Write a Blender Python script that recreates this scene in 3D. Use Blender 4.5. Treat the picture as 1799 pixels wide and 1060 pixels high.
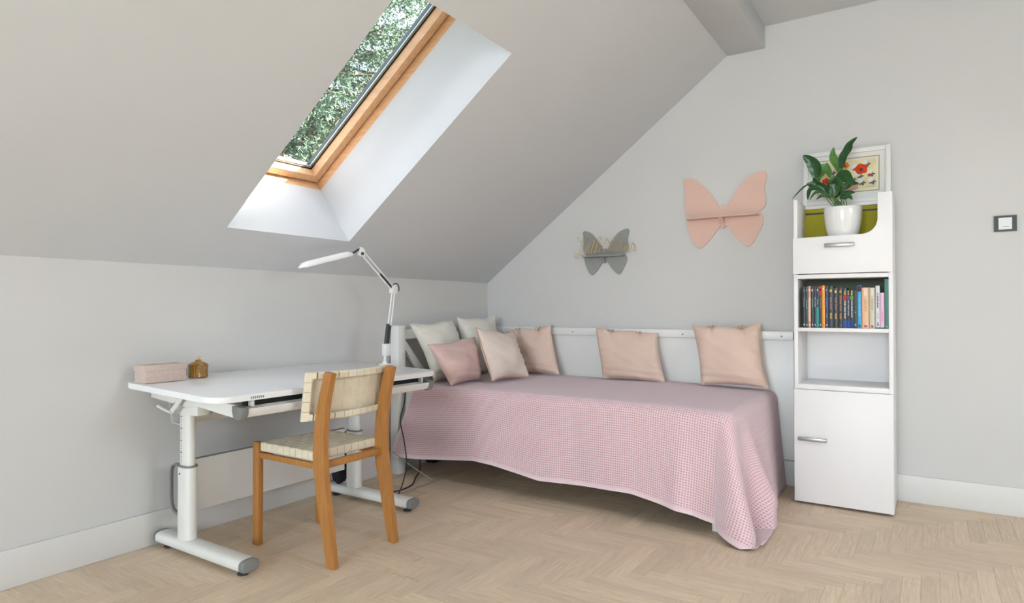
import bpy, bmesh, math, random
import numpy as np
from mathutils import Vector, Matrix
random.seed(7); rng = np.random.default_rng(11)
for o in list(bpy.data.objects): bpy.data.objects.remove(o)
scene = bpy.context.scene
col = scene.collection
PI = math.pi

# ------------------------------------------------------------------ camera
H = 1.08; F = 1125.5; YAW = math.radians(33.06); PIT = math.atan(13 / F)
CAM = np.array([2.769 * H, -3.919 * H, H])
cd = bpy.data.cameras.new('camera'); cd.sensor_width = 36; cd.lens = 36 * F / 1799; cd.clip_start = 0.05; cd.clip_end = 200
cam = bpy.data.objects.new('camera', cd); col.objects.link(cam)
cam.location = CAM; cam.rotation_euler = (PI / 2 + PIT, 0, YAW); scene.camera = cam
_fh = np.array([-math.sin(YAW), math.cos(YAW), 0]); _r = np.array([math.cos(YAW), math.sin(YAW), 0]); _z = np.array([0, 0, 1.0])
_f = _fh * math.cos(PIT) + _z * math.sin(PIT); _u = -_fh * math.sin(PIT) + _z * math.cos(PIT)
def at(px, py, axis, v):            # photo pixel -> point on the plane axis = v
    d = _f + (px - 899.5) / F * _r + (530 - py) / F * _u
    return CAM + (v - CAM[axis]) / d[axis] * d
# ------------------------------------------------------------------ sky, sun, added daylight lamps, exposure
SUN_DIR = Vector((-.832, -.465, -1.055)).normalized()        # direction the sunlight travels
w = bpy.data.worlds.new('sky'); scene.world = w; w.use_nodes = True
nt = w.node_tree; bg = nt.nodes['Background']; sk = nt.nodes.new('ShaderNodeTexSky'); sk.sky_type = 'NISHITA'
sk.sun_disc = False; sk.sun_elevation = math.asin(-SUN_DIR.z); sk.sun_rotation = math.atan2(-SUN_DIR.x, -SUN_DIR.y)
sk.air_density = 1.0; sk.dust_density = 3.0; sk.ozone_density = 1.0
hs = nt.nodes.new('ShaderNodeHueSaturation'); hs.inputs['Saturation'].default_value = 0.55
nt.links.new(sk.outputs[0], hs.inputs['Color']); nt.links.new(hs.outputs[0], bg.inputs[0]); bg.inputs[1].default_value = 0.54
sl = bpy.data.lights.new('sun', 'SUN'); sl.energy = 26; sl.angle = math.radians(.6); sl.color = (1, .98, .95)
so = bpy.data.objects.new('sun', sl); col.objects.link(so); so.rotation_euler = SUN_DIR.to_track_quat('-Z', 'Y').to_euler()
so.location = (6, 4, 9)
def area(name, loc, direction, sx, sy, energy, color=(1, 1, 1)):
    l = bpy.data.lights.new(name, 'AREA'); l.shape = 'RECTANGLE'; l.size = sx; l.size_y = sy; l.energy = energy; l.color = color
    o = bpy.data.objects.new(name, l); col.objects.link(o); o.location = loc
    o.rotation_euler = Vector(direction).to_track_quat('-Z', 'Y').to_euler(); return o
# lamps added at unseen windows behind and beside the camera for daylight
area('added_daylight_front', (2.9, -9.32, 1.55), (0, 1, -.04), 2.5, 1.45, 200, (.84, .895, 1))
ANG = math.radians(37.06)
RIDGE = 5.9                          # X of the right knee wall (house is symmetrical about X = 2.95)
area('added_daylight_right', (RIDGE - .55 + .28, -2.3, 1.287 + .415 + .37), (-math.sin(ANG), 0, -math.cos(ANG)), 1.0, 1.25, 27, (.84, .895, 1))
scene.view_settings.view_transform = 'Standard'; scene.view_settings.look = 'None'
scene.view_settings.gamma = 1; scene.view_settings.use_curve_mapping = False
scene.view_settings.exposure = 0.72

# ------------------------------------------------------------------ helpers
def lin(c):
    return tuple(((v / 255) / 12.92 if v / 255 <= .04045 else ((v / 255 + .055) / 1.055) ** 2.4) for v in c) + (1,)
MATS = {}
def mat(name, rgb, rough=.5, spec=.5, metal=0, var=0.0, vscale=8, bump=0, bscale=60, coat=0, sheen=0, stretch=None):
    if name in MATS: return MATS[name]
    m = bpy.data.materials.new(name); m.use_nodes = True; MATS[name] = m
    t = m.node_tree; b = t.nodes['Principled BSDF']
    b.inputs['Roughness'].default_value = rough; b.inputs['Specular IOR Level'].default_value = spec
    b.inputs['Metallic'].default_value = metal; b.inputs['Coat Weight'].default_value = coat
    if sheen: b.inputs['Sheen Weight'].default_value = sheen
    tc = t.nodes.new('ShaderNodeTexCoord'); mp = t.nodes.new('ShaderNodeMapping'); t.links.new(tc.outputs['Object'], mp.inputs[0])
    if stretch: mp.inputs['Scale'].default_value = stretch
    n = t.nodes.new('ShaderNodeTexNoise'); n.inputs['Scale'].default_value = vscale; n.inputs['Detail'].default_value = 4
    t.links.new(mp.outputs[0], n.inputs['Vector'])
    c = lin(rgb); r = t.nodes.new('ShaderNodeValToRGB')
    r.color_ramp.elements[0].position = .3; r.color_ramp.elements[1].position = .7
    r.color_ramp.elements[0].color = tuple(x * (1 - var) for x in c[:3]) + (1,)
    r.color_ramp.elements[1].color = tuple(min(1, x * (1 + var)) for x in c[:3]) + (1,)
    t.links.new(n.outputs[0], r.inputs[0]); t.links.new(r.outputs[0], b.inputs['Base Color'])
    if bump:
        n2 = t.nodes.new('ShaderNodeTexNoise'); n2.inputs['Scale'].default_value = bscale; n2.inputs['Detail'].default_value = 3
        t.links.new(mp.outputs[0], n2.inputs['Vector'])
        bp = t.nodes.new('ShaderNodeBump'); bp.inputs['Strength'].default_value = bump; bp.inputs['Distance'].default_value = .004
        t.links.new(n2.outputs[0], bp.inputs['Height']); t.links.new(bp.outputs[0], b.inputs['Normal'])
    return m
def glass_mat(name, tint=(1, 1, 1), refl=.06):
    m = bpy.data.materials.new(name); m.use_nodes = True; t = m.node_tree; t.nodes.clear()
    out = t.nodes.new('ShaderNodeOutputMaterial'); tr = t.nodes.new('ShaderNodeBsdfTransparent'); gl = t.nodes.new('ShaderNodeBsdfGlossy')
    tr.inputs[0].default_value = tint + (1,); gl.inputs['Roughness'].default_value = .02
    mx = t.nodes.new('ShaderNodeMixShader'); lw = t.nodes.new('ShaderNodeLayerWeight'); lw.inputs[0].default_value = .5
    pw = t.nodes.new('ShaderNodeMath'); pw.operation = 'POWER'; pw.inputs[1].default_value = 5; ma = t.nodes.new('ShaderNodeMath'); ma.operation = 'MULTIPLY_ADD'; ma.inputs[1].default_value = .7; ma.inputs[2].default_value = refl * .6
    t.links.new(lw.outputs['Facing'], pw.inputs[0]); t.links.new(pw.outputs[0], ma.inputs[0]); t.links.new(ma.outputs[0], mx.inputs[0])
    t.links.new(tr.outputs[0], mx.inputs[1]); t.links.new(gl.outputs[0], mx.inputs[2])
    t.links.new(mx.outputs[0], out.inputs[0]); return m

class MB:
    def __init__(s): s.bm = bmesh.new()
    def _x(s, vs, M):
        if M is not None: bmesh.ops.transform(s.bm, matrix=M, verts=vs)
    def box(s, x0, x1, y0, y1, z0, z1, bev=0, seg=2, M=None):
        r = bmesh.ops.create_cube(s.bm, size=1); vs = r['verts']
        for v in vs: v.co = Vector(((x0 + x1) / 2 + v.co.x * (x1 - x0), (y0 + y1) / 2 + v.co.y * (y1 - y0), (z0 + z1) / 2 + v.co.z * (z1 - z0)))
        if bev:
            es = list({e for v in vs for e in v.link_edges})
            k = bmesh.ops.bevel(s.bm, geom=es, offset=bev, segments=seg, affect='EDGES', profile=.5); vs = list({v for f in k['faces'] for v in f.verts} | {v for v in vs if v.is_valid})
        s._x(vs, M); return s
    def prism(s, pts, axis, a, b, bev=0, M=None):       # polygon extruded along axis (0 x, 1 y, 2 z); pts are the other two coords in xyz order
        def mk(p, h): l = list(p); l.insert(axis, h); return Vector(l)
        v0 = [s.bm.verts.new(mk(p, a)) for p in pts]; v1 = [s.bm.verts.new(mk(p, b)) for p in pts]; n = len(pts)
        f0 = s.bm.faces.new(v0); f1 = s.bm.faces.new(v1[::-1])
        for i in range(n): s.bm.faces.new((v0[i], v1[i], v1[(i + 1) % n], v0[(i + 1) % n]))
        vs = v0 + v1
        if bev:
            es = list(set(f0.edges) | set(f1.edges))
            k = bmesh.ops.bevel(s.bm, geom=es, offset=bev, segments=2, affect='EDGES', profile=.5); vs = list({v for f in k['faces'] for v in f.verts} | {v for v in vs if v.is_valid})
        s._x(vs, M); return s
    def tube(s, pts, r, n=8, closed=False, flat=None, cap=True):
        P = [Vector(p) for p in pts]; N = len(P); rr = r if isinstance(r, (list, tuple)) else [r] * N
        rings = []; up = None
        for i in range(N):
            if closed: t = P[(i + 1) % N] - P[i - 1]
            else: t = P[min(i + 1, N - 1)] - P[max(i - 1, 0)]
            t.normalize()
            if up is None: up = Vector((0, 0, 1)) if abs(t.z) < .9 else Vector((1, 0, 0))
            a = t.cross(up); a.normalize(); b = a.cross(t); b.normalize(); up = b
            ring = []
            for k in range(n):
                th = 2 * PI * k / n
                ring.append(s.bm.verts.new(P[i] + a * math.cos(th) * rr[i] * (flat[0] if flat else 1) + b * math.sin(th) * rr[i] * (flat[1] if flat else 1)))
            rings.append(ring)
        for i in range(N if closed else N - 1):
            A = rings[i]; B = rings[(i + 1) % N]
            for k in range(n): s.bm.faces.new((A[k], A[(k + 1) % n], B[(k + 1) % n], B[k]))
        if cap and not closed: s.bm.faces.new(rings[0][::-1]); s.bm.faces.new(rings[-1])
        return s
    def lathe(s, prof, c, n=32, flute=0, M=None, closed=False):
        rings = []; allv = []
        for (r, z) in prof:
            if r <= 1e-6: ring = [s.bm.verts.new((c[0], c[1], c[2] + z))]
            else: ring = [s.bm.verts.new((c[0] + r * (1 + (flute if k % 2 else 0)) * math.cos(2 * PI * k / n), c[1] + r * (1 + (flute if k % 2 else 0)) * math.sin(2 * PI * k / n), c[2] + z)) for k in range(n)]
            rings.append(ring); allv += ring
        for A, B in zip(rings[:-1], rings[1:]):
            for k in range(n):
                q = [A[k % len(A)], A[(k + 1) % len(A)], B[(k + 1) % len(B)], B[k % len(B)]]
                u = []
                for v in q:
                    if v not in u: u.append(v)
                if len(u) > 2: s.bm.faces.new(u)
        s._x(allv, M); return s
    def ribbon(s, path, wdir, wd, th):                 # flat strap following path; thickness along path normal
        P = [Vector(p) for p in path]; N = len(P); rings = []
        for i in range(N):
            t = (P[min(i + 1, N - 1)] - P[max(i - 1, 0)]).normalized(); W = Vector(wdir[i] if isinstance(wdir, list) else wdir)
            nn = t.cross(W).normalized()
            rings.append([s.bm.verts.new(P[i] + W * a * wd / 2 + nn * b * th / 2) for a, b in ((-1, -1), (1, -1), (1, 1), (-1, 1))])
        for A, B in zip(rings[:-1], rings[1:]):
            for k in range(4): s.bm.faces.new((A[k], A[(k + 1) % 4], B[(k + 1) % 4], B[k]))
        s.bm.faces.new(rings[0][::-1]); s.bm.faces.new(rings[-1]); return s
    def grid(s, G, close_u=False):
        V = [[s.bm.verts.new(p) for p in row] for row in G]
        for i in range(len(V) - 1):
            for j in range(len(V[0]) - (0 if close_u else 1)):
                k = (j + 1) % len(V[0]); s.bm.faces.new((V[i][j], V[i][k], V[i + 1][k], V[i + 1][j]))
        return s
    def build(s, name, m, parent=None, loc=None, smooth=True, sharp=35):
        bm = s.bm; bm.normal_update(); bmesh.ops.recalc_face_normals(bm, faces=bm.faces)
        off = Vector(loc) if loc is not None else (wloc(parent) if parent is not None else Vector())
        for v in bm.verts: v.co -= off
        if smooth:
            for f in bm.faces: f.smooth = True
            for e in bm.edges:
                if len(e.link_faces) == 2 and e.calc_face_angle(0) > math.radians(sharp): e.smooth = False
        me = bpy.data.meshes.new(name); bm.to_mesh(me); bm.free()
        return link(name, me, m, parent, off)
def wloc(o):
    v = Vector()
    while o is not None: v += o.location; o = o.parent
    return v
def link(name, me, m, parent=None, off=None):
    o = bpy.data.objects.new(name, me); col.objects.link(o)
    if m is not None: me.materials.append(m)
    if parent is not None: o.parent = parent; o.location = (off - wloc(parent)) if off is not None else (0, 0, 0)
    elif off is not None: o.location = off
    return o
def tag(o, label=None, cat=None, group=None, kind=None):
    if label: o['label'] = label
    if cat: o['category'] = cat
    if group: o['group'] = group
    if kind: o['kind'] = kind
    return o
def thing(name, loc, label, cat, group=None):
    o = bpy.data.objects.new(name, None); o.empty_display_size = .1; col.objects.link(o); o.location = loc
    return tag(o, label, cat, group)
def struct(o): o['kind'] = 'structure'; return o
def spline(pts, n=6):
    P = [np.array(p, float) for p in pts]; out = []
    for i in range(len(P) - 1):
        p0 = P[max(i - 1, 0)]; p1 = P[i]; p2 = P[i + 1]; p3 = P[min(i + 2, len(P) - 1)]
        for k in range(n):
            t = k / n; out.append(.5 * ((2 * p1) + (-p0 + p2) * t + (2 * p0 - 5 * p1 + 4 * p2 - p3) * t * t + (-p0 + 3 * p1 - 3 * p2 + p3) * t ** 3))
    out.append(P[-1]); return [tuple(float(c) for c in q) for q in out]
def rrect(x0, x1, y0, y1, r, n=6):
    o = []
    for cx, cy, a0 in ((x1 - r, y1 - r, 0), (x0 + r, y1 - r, 90), (x0 + r, y0 + r, 180), (x1 - r, y0 + r, 270)):
        for k in range(n + 1): a = math.radians(a0 + 90 * k / n); o.append((cx + r * math.cos(a), cy + r * math.sin(a)))
    return o

# ------------------------------------------------------------------ materials
WALL = mat('wall_paint', (211, 210, 208), .75, .25, var=.012, vscale=3, bump=.05, bscale=180)
CEIL = mat('ceiling_paint', (209, 211, 214), .8, .2, var=.01, vscale=3, bump=.04, bscale=180)
TRIM = mat('trim_paint', (222, 221, 218), .45, .4, var=.008)
WHITE = mat('white_lacquer', (236, 235, 233), .32, .45, var=.008)
CABW = mat('white_cabinet_board', (238, 236, 236), .42, .4, var=.006)
DESKTOP = mat('white_desk_laminate', (240, 240, 241), .26, .5, var=.004)
METALW = mat('white_powder_coat', (228, 227, 223), .38, .45, var=.012, bump=.04, bscale=300)
GREYP = mat('grey_plastic', (128, 129, 128), .45, .4, var=.04)
DGREY = mat('dark_grey_plastic', (58, 62, 66), .45, .4)
BLACK = mat('black_plastic', (22, 22, 24), .4, .4)
STEEL = mat('brushed_steel', (168, 166, 164), .35, .5, metal=.7, var=.05, vscale=40, stretch=(1, 20, 20))
BEECH = mat('oiled_beech', (176, 121, 64), .42, .4, var=.13, vscale=14, bump=.08, bscale=90, stretch=(6, 6, .7))
STRAP = mat('natural_linen_webbing', (227, 217, 194), .85, .15, var=.05, vscale=30, bump=.3, bscale=420)
PINE = mat('varnished_pine', (222, 178, 136), .38, .4, var=.12, vscale=10, bump=.05, bscale=60, stretch=(1, 6, 6))
GLASS = glass_mat('clear_glass', (.93, .96, .95))
def plank_mat():
    m = bpy.data.materials.new('limed_oak'); m.use_nodes = True; t = m.node_tree; b = t.nodes['Principled BSDF']
    uv = t.nodes.new('ShaderNodeUVMap'); mp = t.nodes.new('ShaderNodeMapping'); mp.inputs['Scale'].default_value = (4, 60, 1)
    oi = t.nodes.new('ShaderNodeObjectInfo'); ge = t.nodes.new('ShaderNodeNewGeometry')
    add = t.nodes.new('ShaderNodeMath'); add.operation = 'ADD'; fr = t.nodes.new('ShaderNodeMath'); fr.operation = 'FRACT'
    t.links.new(oi.outputs['Random'], add.inputs[0]); t.links.new(ge.outputs['Random Per Island'], add.inputs[1]); t.links.new(add.outputs[0], fr.inputs[0])
    cmb = t.nodes.new('ShaderNodeCombineXYZ'); mul = t.nodes.new('ShaderNodeMath'); mul.operation = 'MULTIPLY'; mul.inputs[1].default_value = 37
    t.links.new(fr.outputs[0], mul.inputs[0]); t.links.new(mul.outputs[0], cmb.inputs[0]); t.links.new(mul.outputs[0], cmb.inputs[1]); t.links.new(mul.outputs[0], cmb.inputs[2])
    t.links.new(uv.outputs[0], mp.inputs[0]); t.links.new(cmb.outputs[0], mp.inputs['Location'])
    n = t.nodes.new('ShaderNodeTexNoise'); n.inputs['Scale'].default_value = 2.2; n.inputs['Detail'].default_value = 6; n.inputs['Roughness'].default_value = .62; n.inputs['Distortion'].default_value = .6
    t.links.new(mp.outputs[0], n.inputs['Vector'])
    r = t.nodes.new('ShaderNodeValToRGB'); r.color_ramp.elements[0].position = .3; r.color_ramp.elements[1].position = .72
    r.color_ramp.elements[0].color = lin((208, 184, 157)); r.color_ramp.elements[1].color = lin((232, 213, 188)); t.links.new(n.outputs[0], r.inputs[0])
    hsv = t.nodes.new('ShaderNodeHueSaturation'); mr = t.nodes.new('ShaderNodeMapRange'); mr.inputs['To Min'].default_value = .90; mr.inputs['To Max'].default_value = 1.05
    t.links.new(fr.outputs[0], mr.inputs[0]); t.links.new(mr.outputs[0], hsv.inputs['Value']); t.links.new(r.outputs[0], hsv.inputs['Color'])
    t.links.new(hsv.outputs[0], b.inputs['Base Color']); b.inputs['Roughness'].default_value = .48; b.inputs['Specular IOR Level'].default_value = .35
    bp = t.nodes.new('ShaderNodeBump'); bp.inputs['Strength'].default_value = .06; bp.inputs['Distance'].default_value = .002
    t.links.new(n.outputs[0], bp.inputs['Height']); t.links.new(bp.outputs[0], b.inputs['Normal'])
    return m
OAK = plank_mat()

# ------------------------------------------------------------------ room shell
XR = RIDGE; YF = -9.2; KZ = 1.287; CZ = 2.859; BZ = 2.72
TA = np.array([math.cos(ANG), 0, math.sin(ANG)]); NA = np.array([-math.sin(ANG), 0, math.cos(ANG)]); OA = np.array([0, 0, KZ])
def slope(a, y, d): p = OA + a * TA + d * NA; return Vector((p[0], y, p[2]))      # along the slope, depth, outward
def mirror(v): return Vector((XR - v.x, v.y, v.z))
fl = struct(MB().box(0, XR, YF, 0, -.12, -.012).build('floor', mat('subfloor', (120, 100, 80), .9), smooth=False))
struct(MB().box(-.3, 0, YF, 0, -.12, KZ).build('wall_left', WALL, smooth=False))
struct(MB().prism([(0, -.12), (XR, -.12), (XR, KZ + .25), (XR - 2.0, CZ + .25), (2.0, CZ + .25), (0, KZ + .25)], 1, 0, .3).build('wall_back', WALL, smooth=False))
struct(MB().box(XR, XR + .3, YF, 0, -.12, KZ).build('wall_right', WALL, smooth=False))
# front wall (behind the camera) with a window opening
wf = MB()
wx0, wx1, wz0, wz1 = 1.6, 4.2, .8, 2.3
wf.prism([(0, -.12), (wx0, -.12), (wx0, CZ + .3), (2.137, CZ + .3) if False else (wx0, KZ + wx0 * math.tan(ANG)), (0, KZ)], 1, YF - .25, YF)
wf.prism([(wx1, -.12), (XR, -.12), (XR, KZ), (wx1, KZ + (XR - wx1) * math.tan(ANG))], 1, YF - .25, YF)
wf.box(wx0, wx1, YF - .25, YF, -.12, wz0); wf.prism([(wx0, wz1), (wx1, wz1), (wx1, 2.56), (3.76, CZ + .3), (2.137, CZ + .3), (wx0, 2.49)], 1, YF - .25, YF)
struct(wf.build('wall_front', WALL, smooth=False))
# sloped ceilings with skylight openings
def slab(name, a0, a1, ha0, ha1, hy0, hy1, depth, mir):
    mb = MB(); bm = mb.bm; A = [a0, ha0, ha1, a1]; B = [YF - .25, hy0, hy1, .3]
    f = (lambda a, y, d: mirror(slope(a, y, d))) if mir else slope
    lo = [[bm.verts.new(f(a, y, 0)) for y in B] for a in A]; up = [[bm.verts.new(f(a, y, depth)) for y in B] for a in A]
    for i in range(3):
        for j in range(3):
            if i == 1 and j == 1: continue
            for L in (lo, up): bm.faces.new((L[i][j], L[i + 1][j], L[i + 1][j + 1], L[i][j + 1]))
    for (i, j), (k, l) in (((1, 1), (2, 1)), ((2, 1), (2, 2)), ((2, 2), (1, 2)), ((1, 2), (1, 1)), ((0, 0), (0, 3)), ((3, 0), (3, 3)), ((0, 0), (3, 0)), ((0, 3), (3, 3))):
        bm.faces.new((lo[i][j], lo[k][l], up[k][l], up[i][j])) if (i, j) in ((1, 1), (2, 1), (2, 2), (1, 2)) else None
    for j in range(3):
        bm.faces.new((lo[0][j], lo[0][j + 1], up[0][j + 1], up[0][j])); bm.faces.new((lo[3][j], lo[3][j + 1], up[3][j + 1], up[3][j]))
        bm.faces.new((lo[j][0], lo[j + 1][0], up[j + 1][0], up[j][0])); bm.faces.new((lo[j][3], lo[j + 1][3], up[j + 1][3], up[j][3]))
    return struct(mb.build(name, CEIL, smooth=False))
HA0, HA1, HY0, HY1, RD = .292, 1.674, -2.447, -1.692, .398
ATOP = 1.905 / math.cos(ANG) + .25
slab('ceiling_left', 0, ATOP, HA0, HA1, HY0, HY1, RD, False)
slab('ceiling_right', 0, ATOP, .3, 1.6, -2.9, -1.7, RD, True)
struct(MB().box(2.1, XR - 2.1, YF - .25, .3, CZ, CZ + .3).build('ceiling', CEIL, smooth=False))
struct(MB().box(1.905, 2.137, YF, 0, BZ, CZ + .02, .004).build('trim_1', CEIL))
struct(MB().box(XR - 2.137, XR - 1.905, YF, 0, BZ, CZ + .02, .004).build('trim_2', CEIL))
def baseboard(name, x0, x1, y0, y1): struct(MB().box(x0, x1, y0, y1, 0, .15, .003).build(name, TRIM))
baseboard('baseboard_left', 0, .014, YF, 0); baseboard('baseboard_back', .014, XR, -.014, 0); baseboard('baseboard_right', XR - .014, XR, YF, -.014)
# unseen window behind the camera, added to bring in daylight
def frame_box(name, x0, x1, z0, z1, y0, y1, t, m, parent):
    for a in ((x0, x0 + t, z0, z1), (x1 - t, x1, z0, z1), (x0 + t, x1 - t, z0, z0 + t), (x0 + t, x1 - t, z1 - t, z1)):
        MB().box(a[0], a[1], y0, y1, a[2], a[3], .004).build(name, m, parent)
w2 = bpy.data.objects.new('window_2', None); col.objects.link(w2); w2.location = (2.9, YF, wz0); struct(w2)
frame_box('window_frame', wx0, wx1, wz0, wz1, YF - .1, YF - .03, .07, TRIM, w2)
MB().box(2.865, 2.935, YF - .1, YF - .03, wz0 + .07, wz1 - .07, .004).build('mullion', TRIM, w2)
for a, b in ((wx0 + .07, 2.865), (2.935, wx1 - .07)): MB().box(a, b, YF - .07, YF - .064, wz0 + .07, wz1 - .07).build('pane', GLASS, w2)

# skylight: fixed pine frame, sash, gasket, pane
def sky_ring(mb, a0, a1, y0, y1, w0, d0, d1, f=slope):
    """rectangular ring: outer a0..a1,y0..y1, width w0, depth d0..d1"""
    for A0, A1, Y0, Y1 in ((a0, a0 + w0, y0, y1), (a1 - w0, a1, y0, y1), (a0 + w0, a1 - w0, y0, y0 + w0), (a0 + w0, a1 - w0, y1 - w0, y1)):
        vs = [mb.bm.verts.new(f(a, y, d)) for d in (d0, d1) for a, y in ((A0, Y0), (A1, Y0), (A1, Y1), (A0, Y1))]
        for q in ((0, 3, 2, 1), (4, 5, 6, 7), (0, 1, 5, 4), (1, 2, 6, 5), (2, 3, 7, 6), (3, 0, 4, 7)): mb.bm.faces.new([vs[i] for i in q])
    return mb
def bar(mb, A0, A1, Y0, Y1, d0, d1, f=slope):
    vs = [mb.bm.verts.new(f(a, y, d)) for d in (d0, d1) for a, y in ((A0, Y0), (A1, Y0), (A1, Y1), (A0, Y1))]
    for q in ((0, 3, 2, 1), (4, 5, 6, 7), (0, 1, 5, 4), (1, 2, 6, 5), (2, 3, 7, 6), (3, 0, 4, 7)): mb.bm.faces.new([vs[i] for i in q])
    return mb
def skylight(name, f, a0, a1, y0, y1):
    e = bpy.data.objects.new(name, None); col.objects.link(e); e.location = f(a0, (y0 + y1) / 2, RD); struct(e)
    fw = .09; o = .012
    P_ = mat('pine_along', (207, 160, 112), .38, .4, var=.13, vscale=9, bump=.05, bscale=50, stretch=(2, 12, 2))
    # fixed frame lining, set just behind the plaster reveal
    for (A0, A1, Y0, Y1) in ((a0 - fw, a0 - .001, y0 - fw, y1 + fw), (a1 + .001, a1 + fw, y0 - fw, y1 + fw), (a0, a1, y0 - fw, y0 - .001), (a0, a1, y1 + .001, y1 + fw)):
        bar(MB(), A0, A1, Y0, Y1, RD + .001, RD + .17, f).build('frame_jamb', PINE, e, smooth=False)
    g = .008; s0, s1 = RD + .05, RD + .13; sw = .045           # sash
    A0, A1, Y0, Y1 = a0 + g, a1 - g, y0 + g, y1 - g
    for q in ((A0, A0 + sw, Y0, Y1), (A1 - sw, A1, Y0, Y1), (A0 + sw, A1 - sw, Y0, Y0 + sw), (A0 + sw, A1 - sw, Y1 - sw, Y1)):
        bar(MB(), *q, s0, s1, f).build('sash_rail', PINE, e, smooth=False)
    bar(MB(), A0 - g, A1 + g, Y0 - g, Y1 + g, s1 + .021, s1 + .022, f).bm.free()
    i0, i1, j0, j1 = A0 + sw, A1 - sw, Y0 + sw, Y1 - sw
    sky_ring(MB(), i0 + .0005, i1 - .0005, j0 + .0005, j1 - .0005, .006, s0 + .052, s0 + .058, f).build('gasket', BLACK, e, smooth=False)
    sky_ring(MB(), i0 + .0065, i1 - .0065, j0 + .0065, j1 - .0065, .010, s0 + .060, s0 + .068, f).build('spacer', mat('spacer_alu', (190, 200, 195), .4, .5, metal=.5), e, smooth=False)
    bar(MB(), i0 + .001, i1 - .001, j0 + .001, j1 - .001, s0 + .070, s0 + .074, f).build('pane', GLASS, e, smooth=False)
    sky_ring(MB(), A0 - .06, A1 + .06, Y0 - .06, Y1 + .06, .112, s1 + .001, s1 + .02, f).build('flashing', mat('zinc_flashing', (95, 98, 100), .5, .5, metal=.6), e, smooth=False)
    return e
skylight('window_1', slope, HA0, HA1, HY0, HY1)
skylight('window_3', lambda a, y, d: mirror(slope(a, y, d)), .3, 1.6, -2.9, -1.7)  # unseen skylight on the right slope, added for its daylight

# ------------------------------------------------------------------ herringbone floor
PW, PLN, GAP, PT = .0625, .375, .0004, .012
def plank_mesh():
    bm = bmesh.new(); bmesh.ops.create_cube(bm, size=1)
    for v in bm.verts: v.co = Vector((v.co.x * (PLN - GAP), v.co.y * (PW - GAP), -PT / 2 + v.co.z * PT))
    top = [e for e in bm.edges if all(v.co.z > -.001 for v in e.verts)]
    bmesh.ops.bevel(bm, geom=top, offset=.0005, segments=1, affect='EDGES')
    uvl = bm.loops.layers.uv.new('UVMap')
    for f in bm.faces:
        for l in f.loops: l[uvl].uv = (l.vert.co.x, l.vert.co.y)
    me = bpy.data.meshes.new('plank'); bm.to_mesh(me); bm.free(); me.materials.append(OAK); return me
PM = plank_mesh()
pl = []
for n in range(-140, 141):
    for m_ in range(-22, 23):
        for vert in (0, 1):
            ox = n * PW + m_ * PLN + .02; oy = n * PW - m_ * PLN - .01
            if vert: cx, cy = ox + PLN + PW / 2, oy + PW - PLN / 2
            else: cx, cy = ox + PLN / 2, oy + PW / 2
            hx, hy = (PW / 2, PLN / 2) if vert else (PLN / 2, PW / 2)
            if cx + hx > 0 and cx - hx < XR and cy + hy > YF and cy - hy < 0: pl.append((cx, cy, vert, hx, hy))
def vis(cx, cy):
    d = np.array([cx, cy, 0]) - CAM; wz = d @ _f
    if wz < .3: return 1e9
    px, py = 899.5 + F * (d @ _r) / wz, 530 - F * (d @ _u) / wz
    return wz if -40 < px < 1840 and py < 1100 else 1e9
clipped = []; whole = []
for p in pl:
    (whole if (p[0] - p[3] >= .002 and p[0] + p[3] <= XR - .002 and p[1] - p[4] >= YF and p[1] + p[4] <= -.002) else clipped).append(p)
hidden_bed = lambda p: p[0] < 2.1 and p[1] > -.75
whole.sort(key=lambda p: vis(p[0], p[1]) + (50 if hidden_bed(p) else 0))
for p in whole[:300]:
    o = bpy.data.objects.new('plank', PM); col.objects.link(o); o.parent = fl
    o.location = (p[0], p[1], random.uniform(-.0004, 0)); o.rotation_euler = (0, 0, PI / 2 if p[2] else 0)
V = []; Fc = []; UV = []
for p in whole[300:] + clipped:
    x0, x1, y0, y1 = max(p[0] - p[3], 0) + GAP / 2, min(p[0] + p[3], XR) - GAP / 2, max(p[1] - p[4], YF) + GAP / 2, min(p[1] + p[4], 0) - GAP / 2
    if x1 - x0 < .002 or y1 - y0 < .002: continue
    b = len(V); zt = random.uniform(-.0004, 0)
    V += [(x0, y0, zt), (x1, y0, zt), (x1, y1, zt), (x0, y1, zt), (x0, y0, -PT), (x1, y0, -PT), (x1, y1, -PT), (x0, y1, -PT)]
    for q in ((0, 1, 2, 3), (0, 4, 5, 1), (1, 5, 6, 2), (2, 6, 7, 3), (3, 7, 4, 0)):
        Fc.append(tuple(b + i for i in q))
        for i in q:
            c = V[b + i]; UV.append((c[1] - p[1], c[0] - p[0]) if p[2] else (c[0] - p[0], c[1] - p[1]))
me = bpy.data.meshes.new('planks_remaining'); me.from_pydata(V, [], Fc); ul = me.uv_layers.new(name='UVMap'); ul.data.foreach_set('uv', np.array(UV, np.float32).ravel())
link('planks_remaining', me, OAK, fl)['kind'] = 'stuff'

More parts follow.
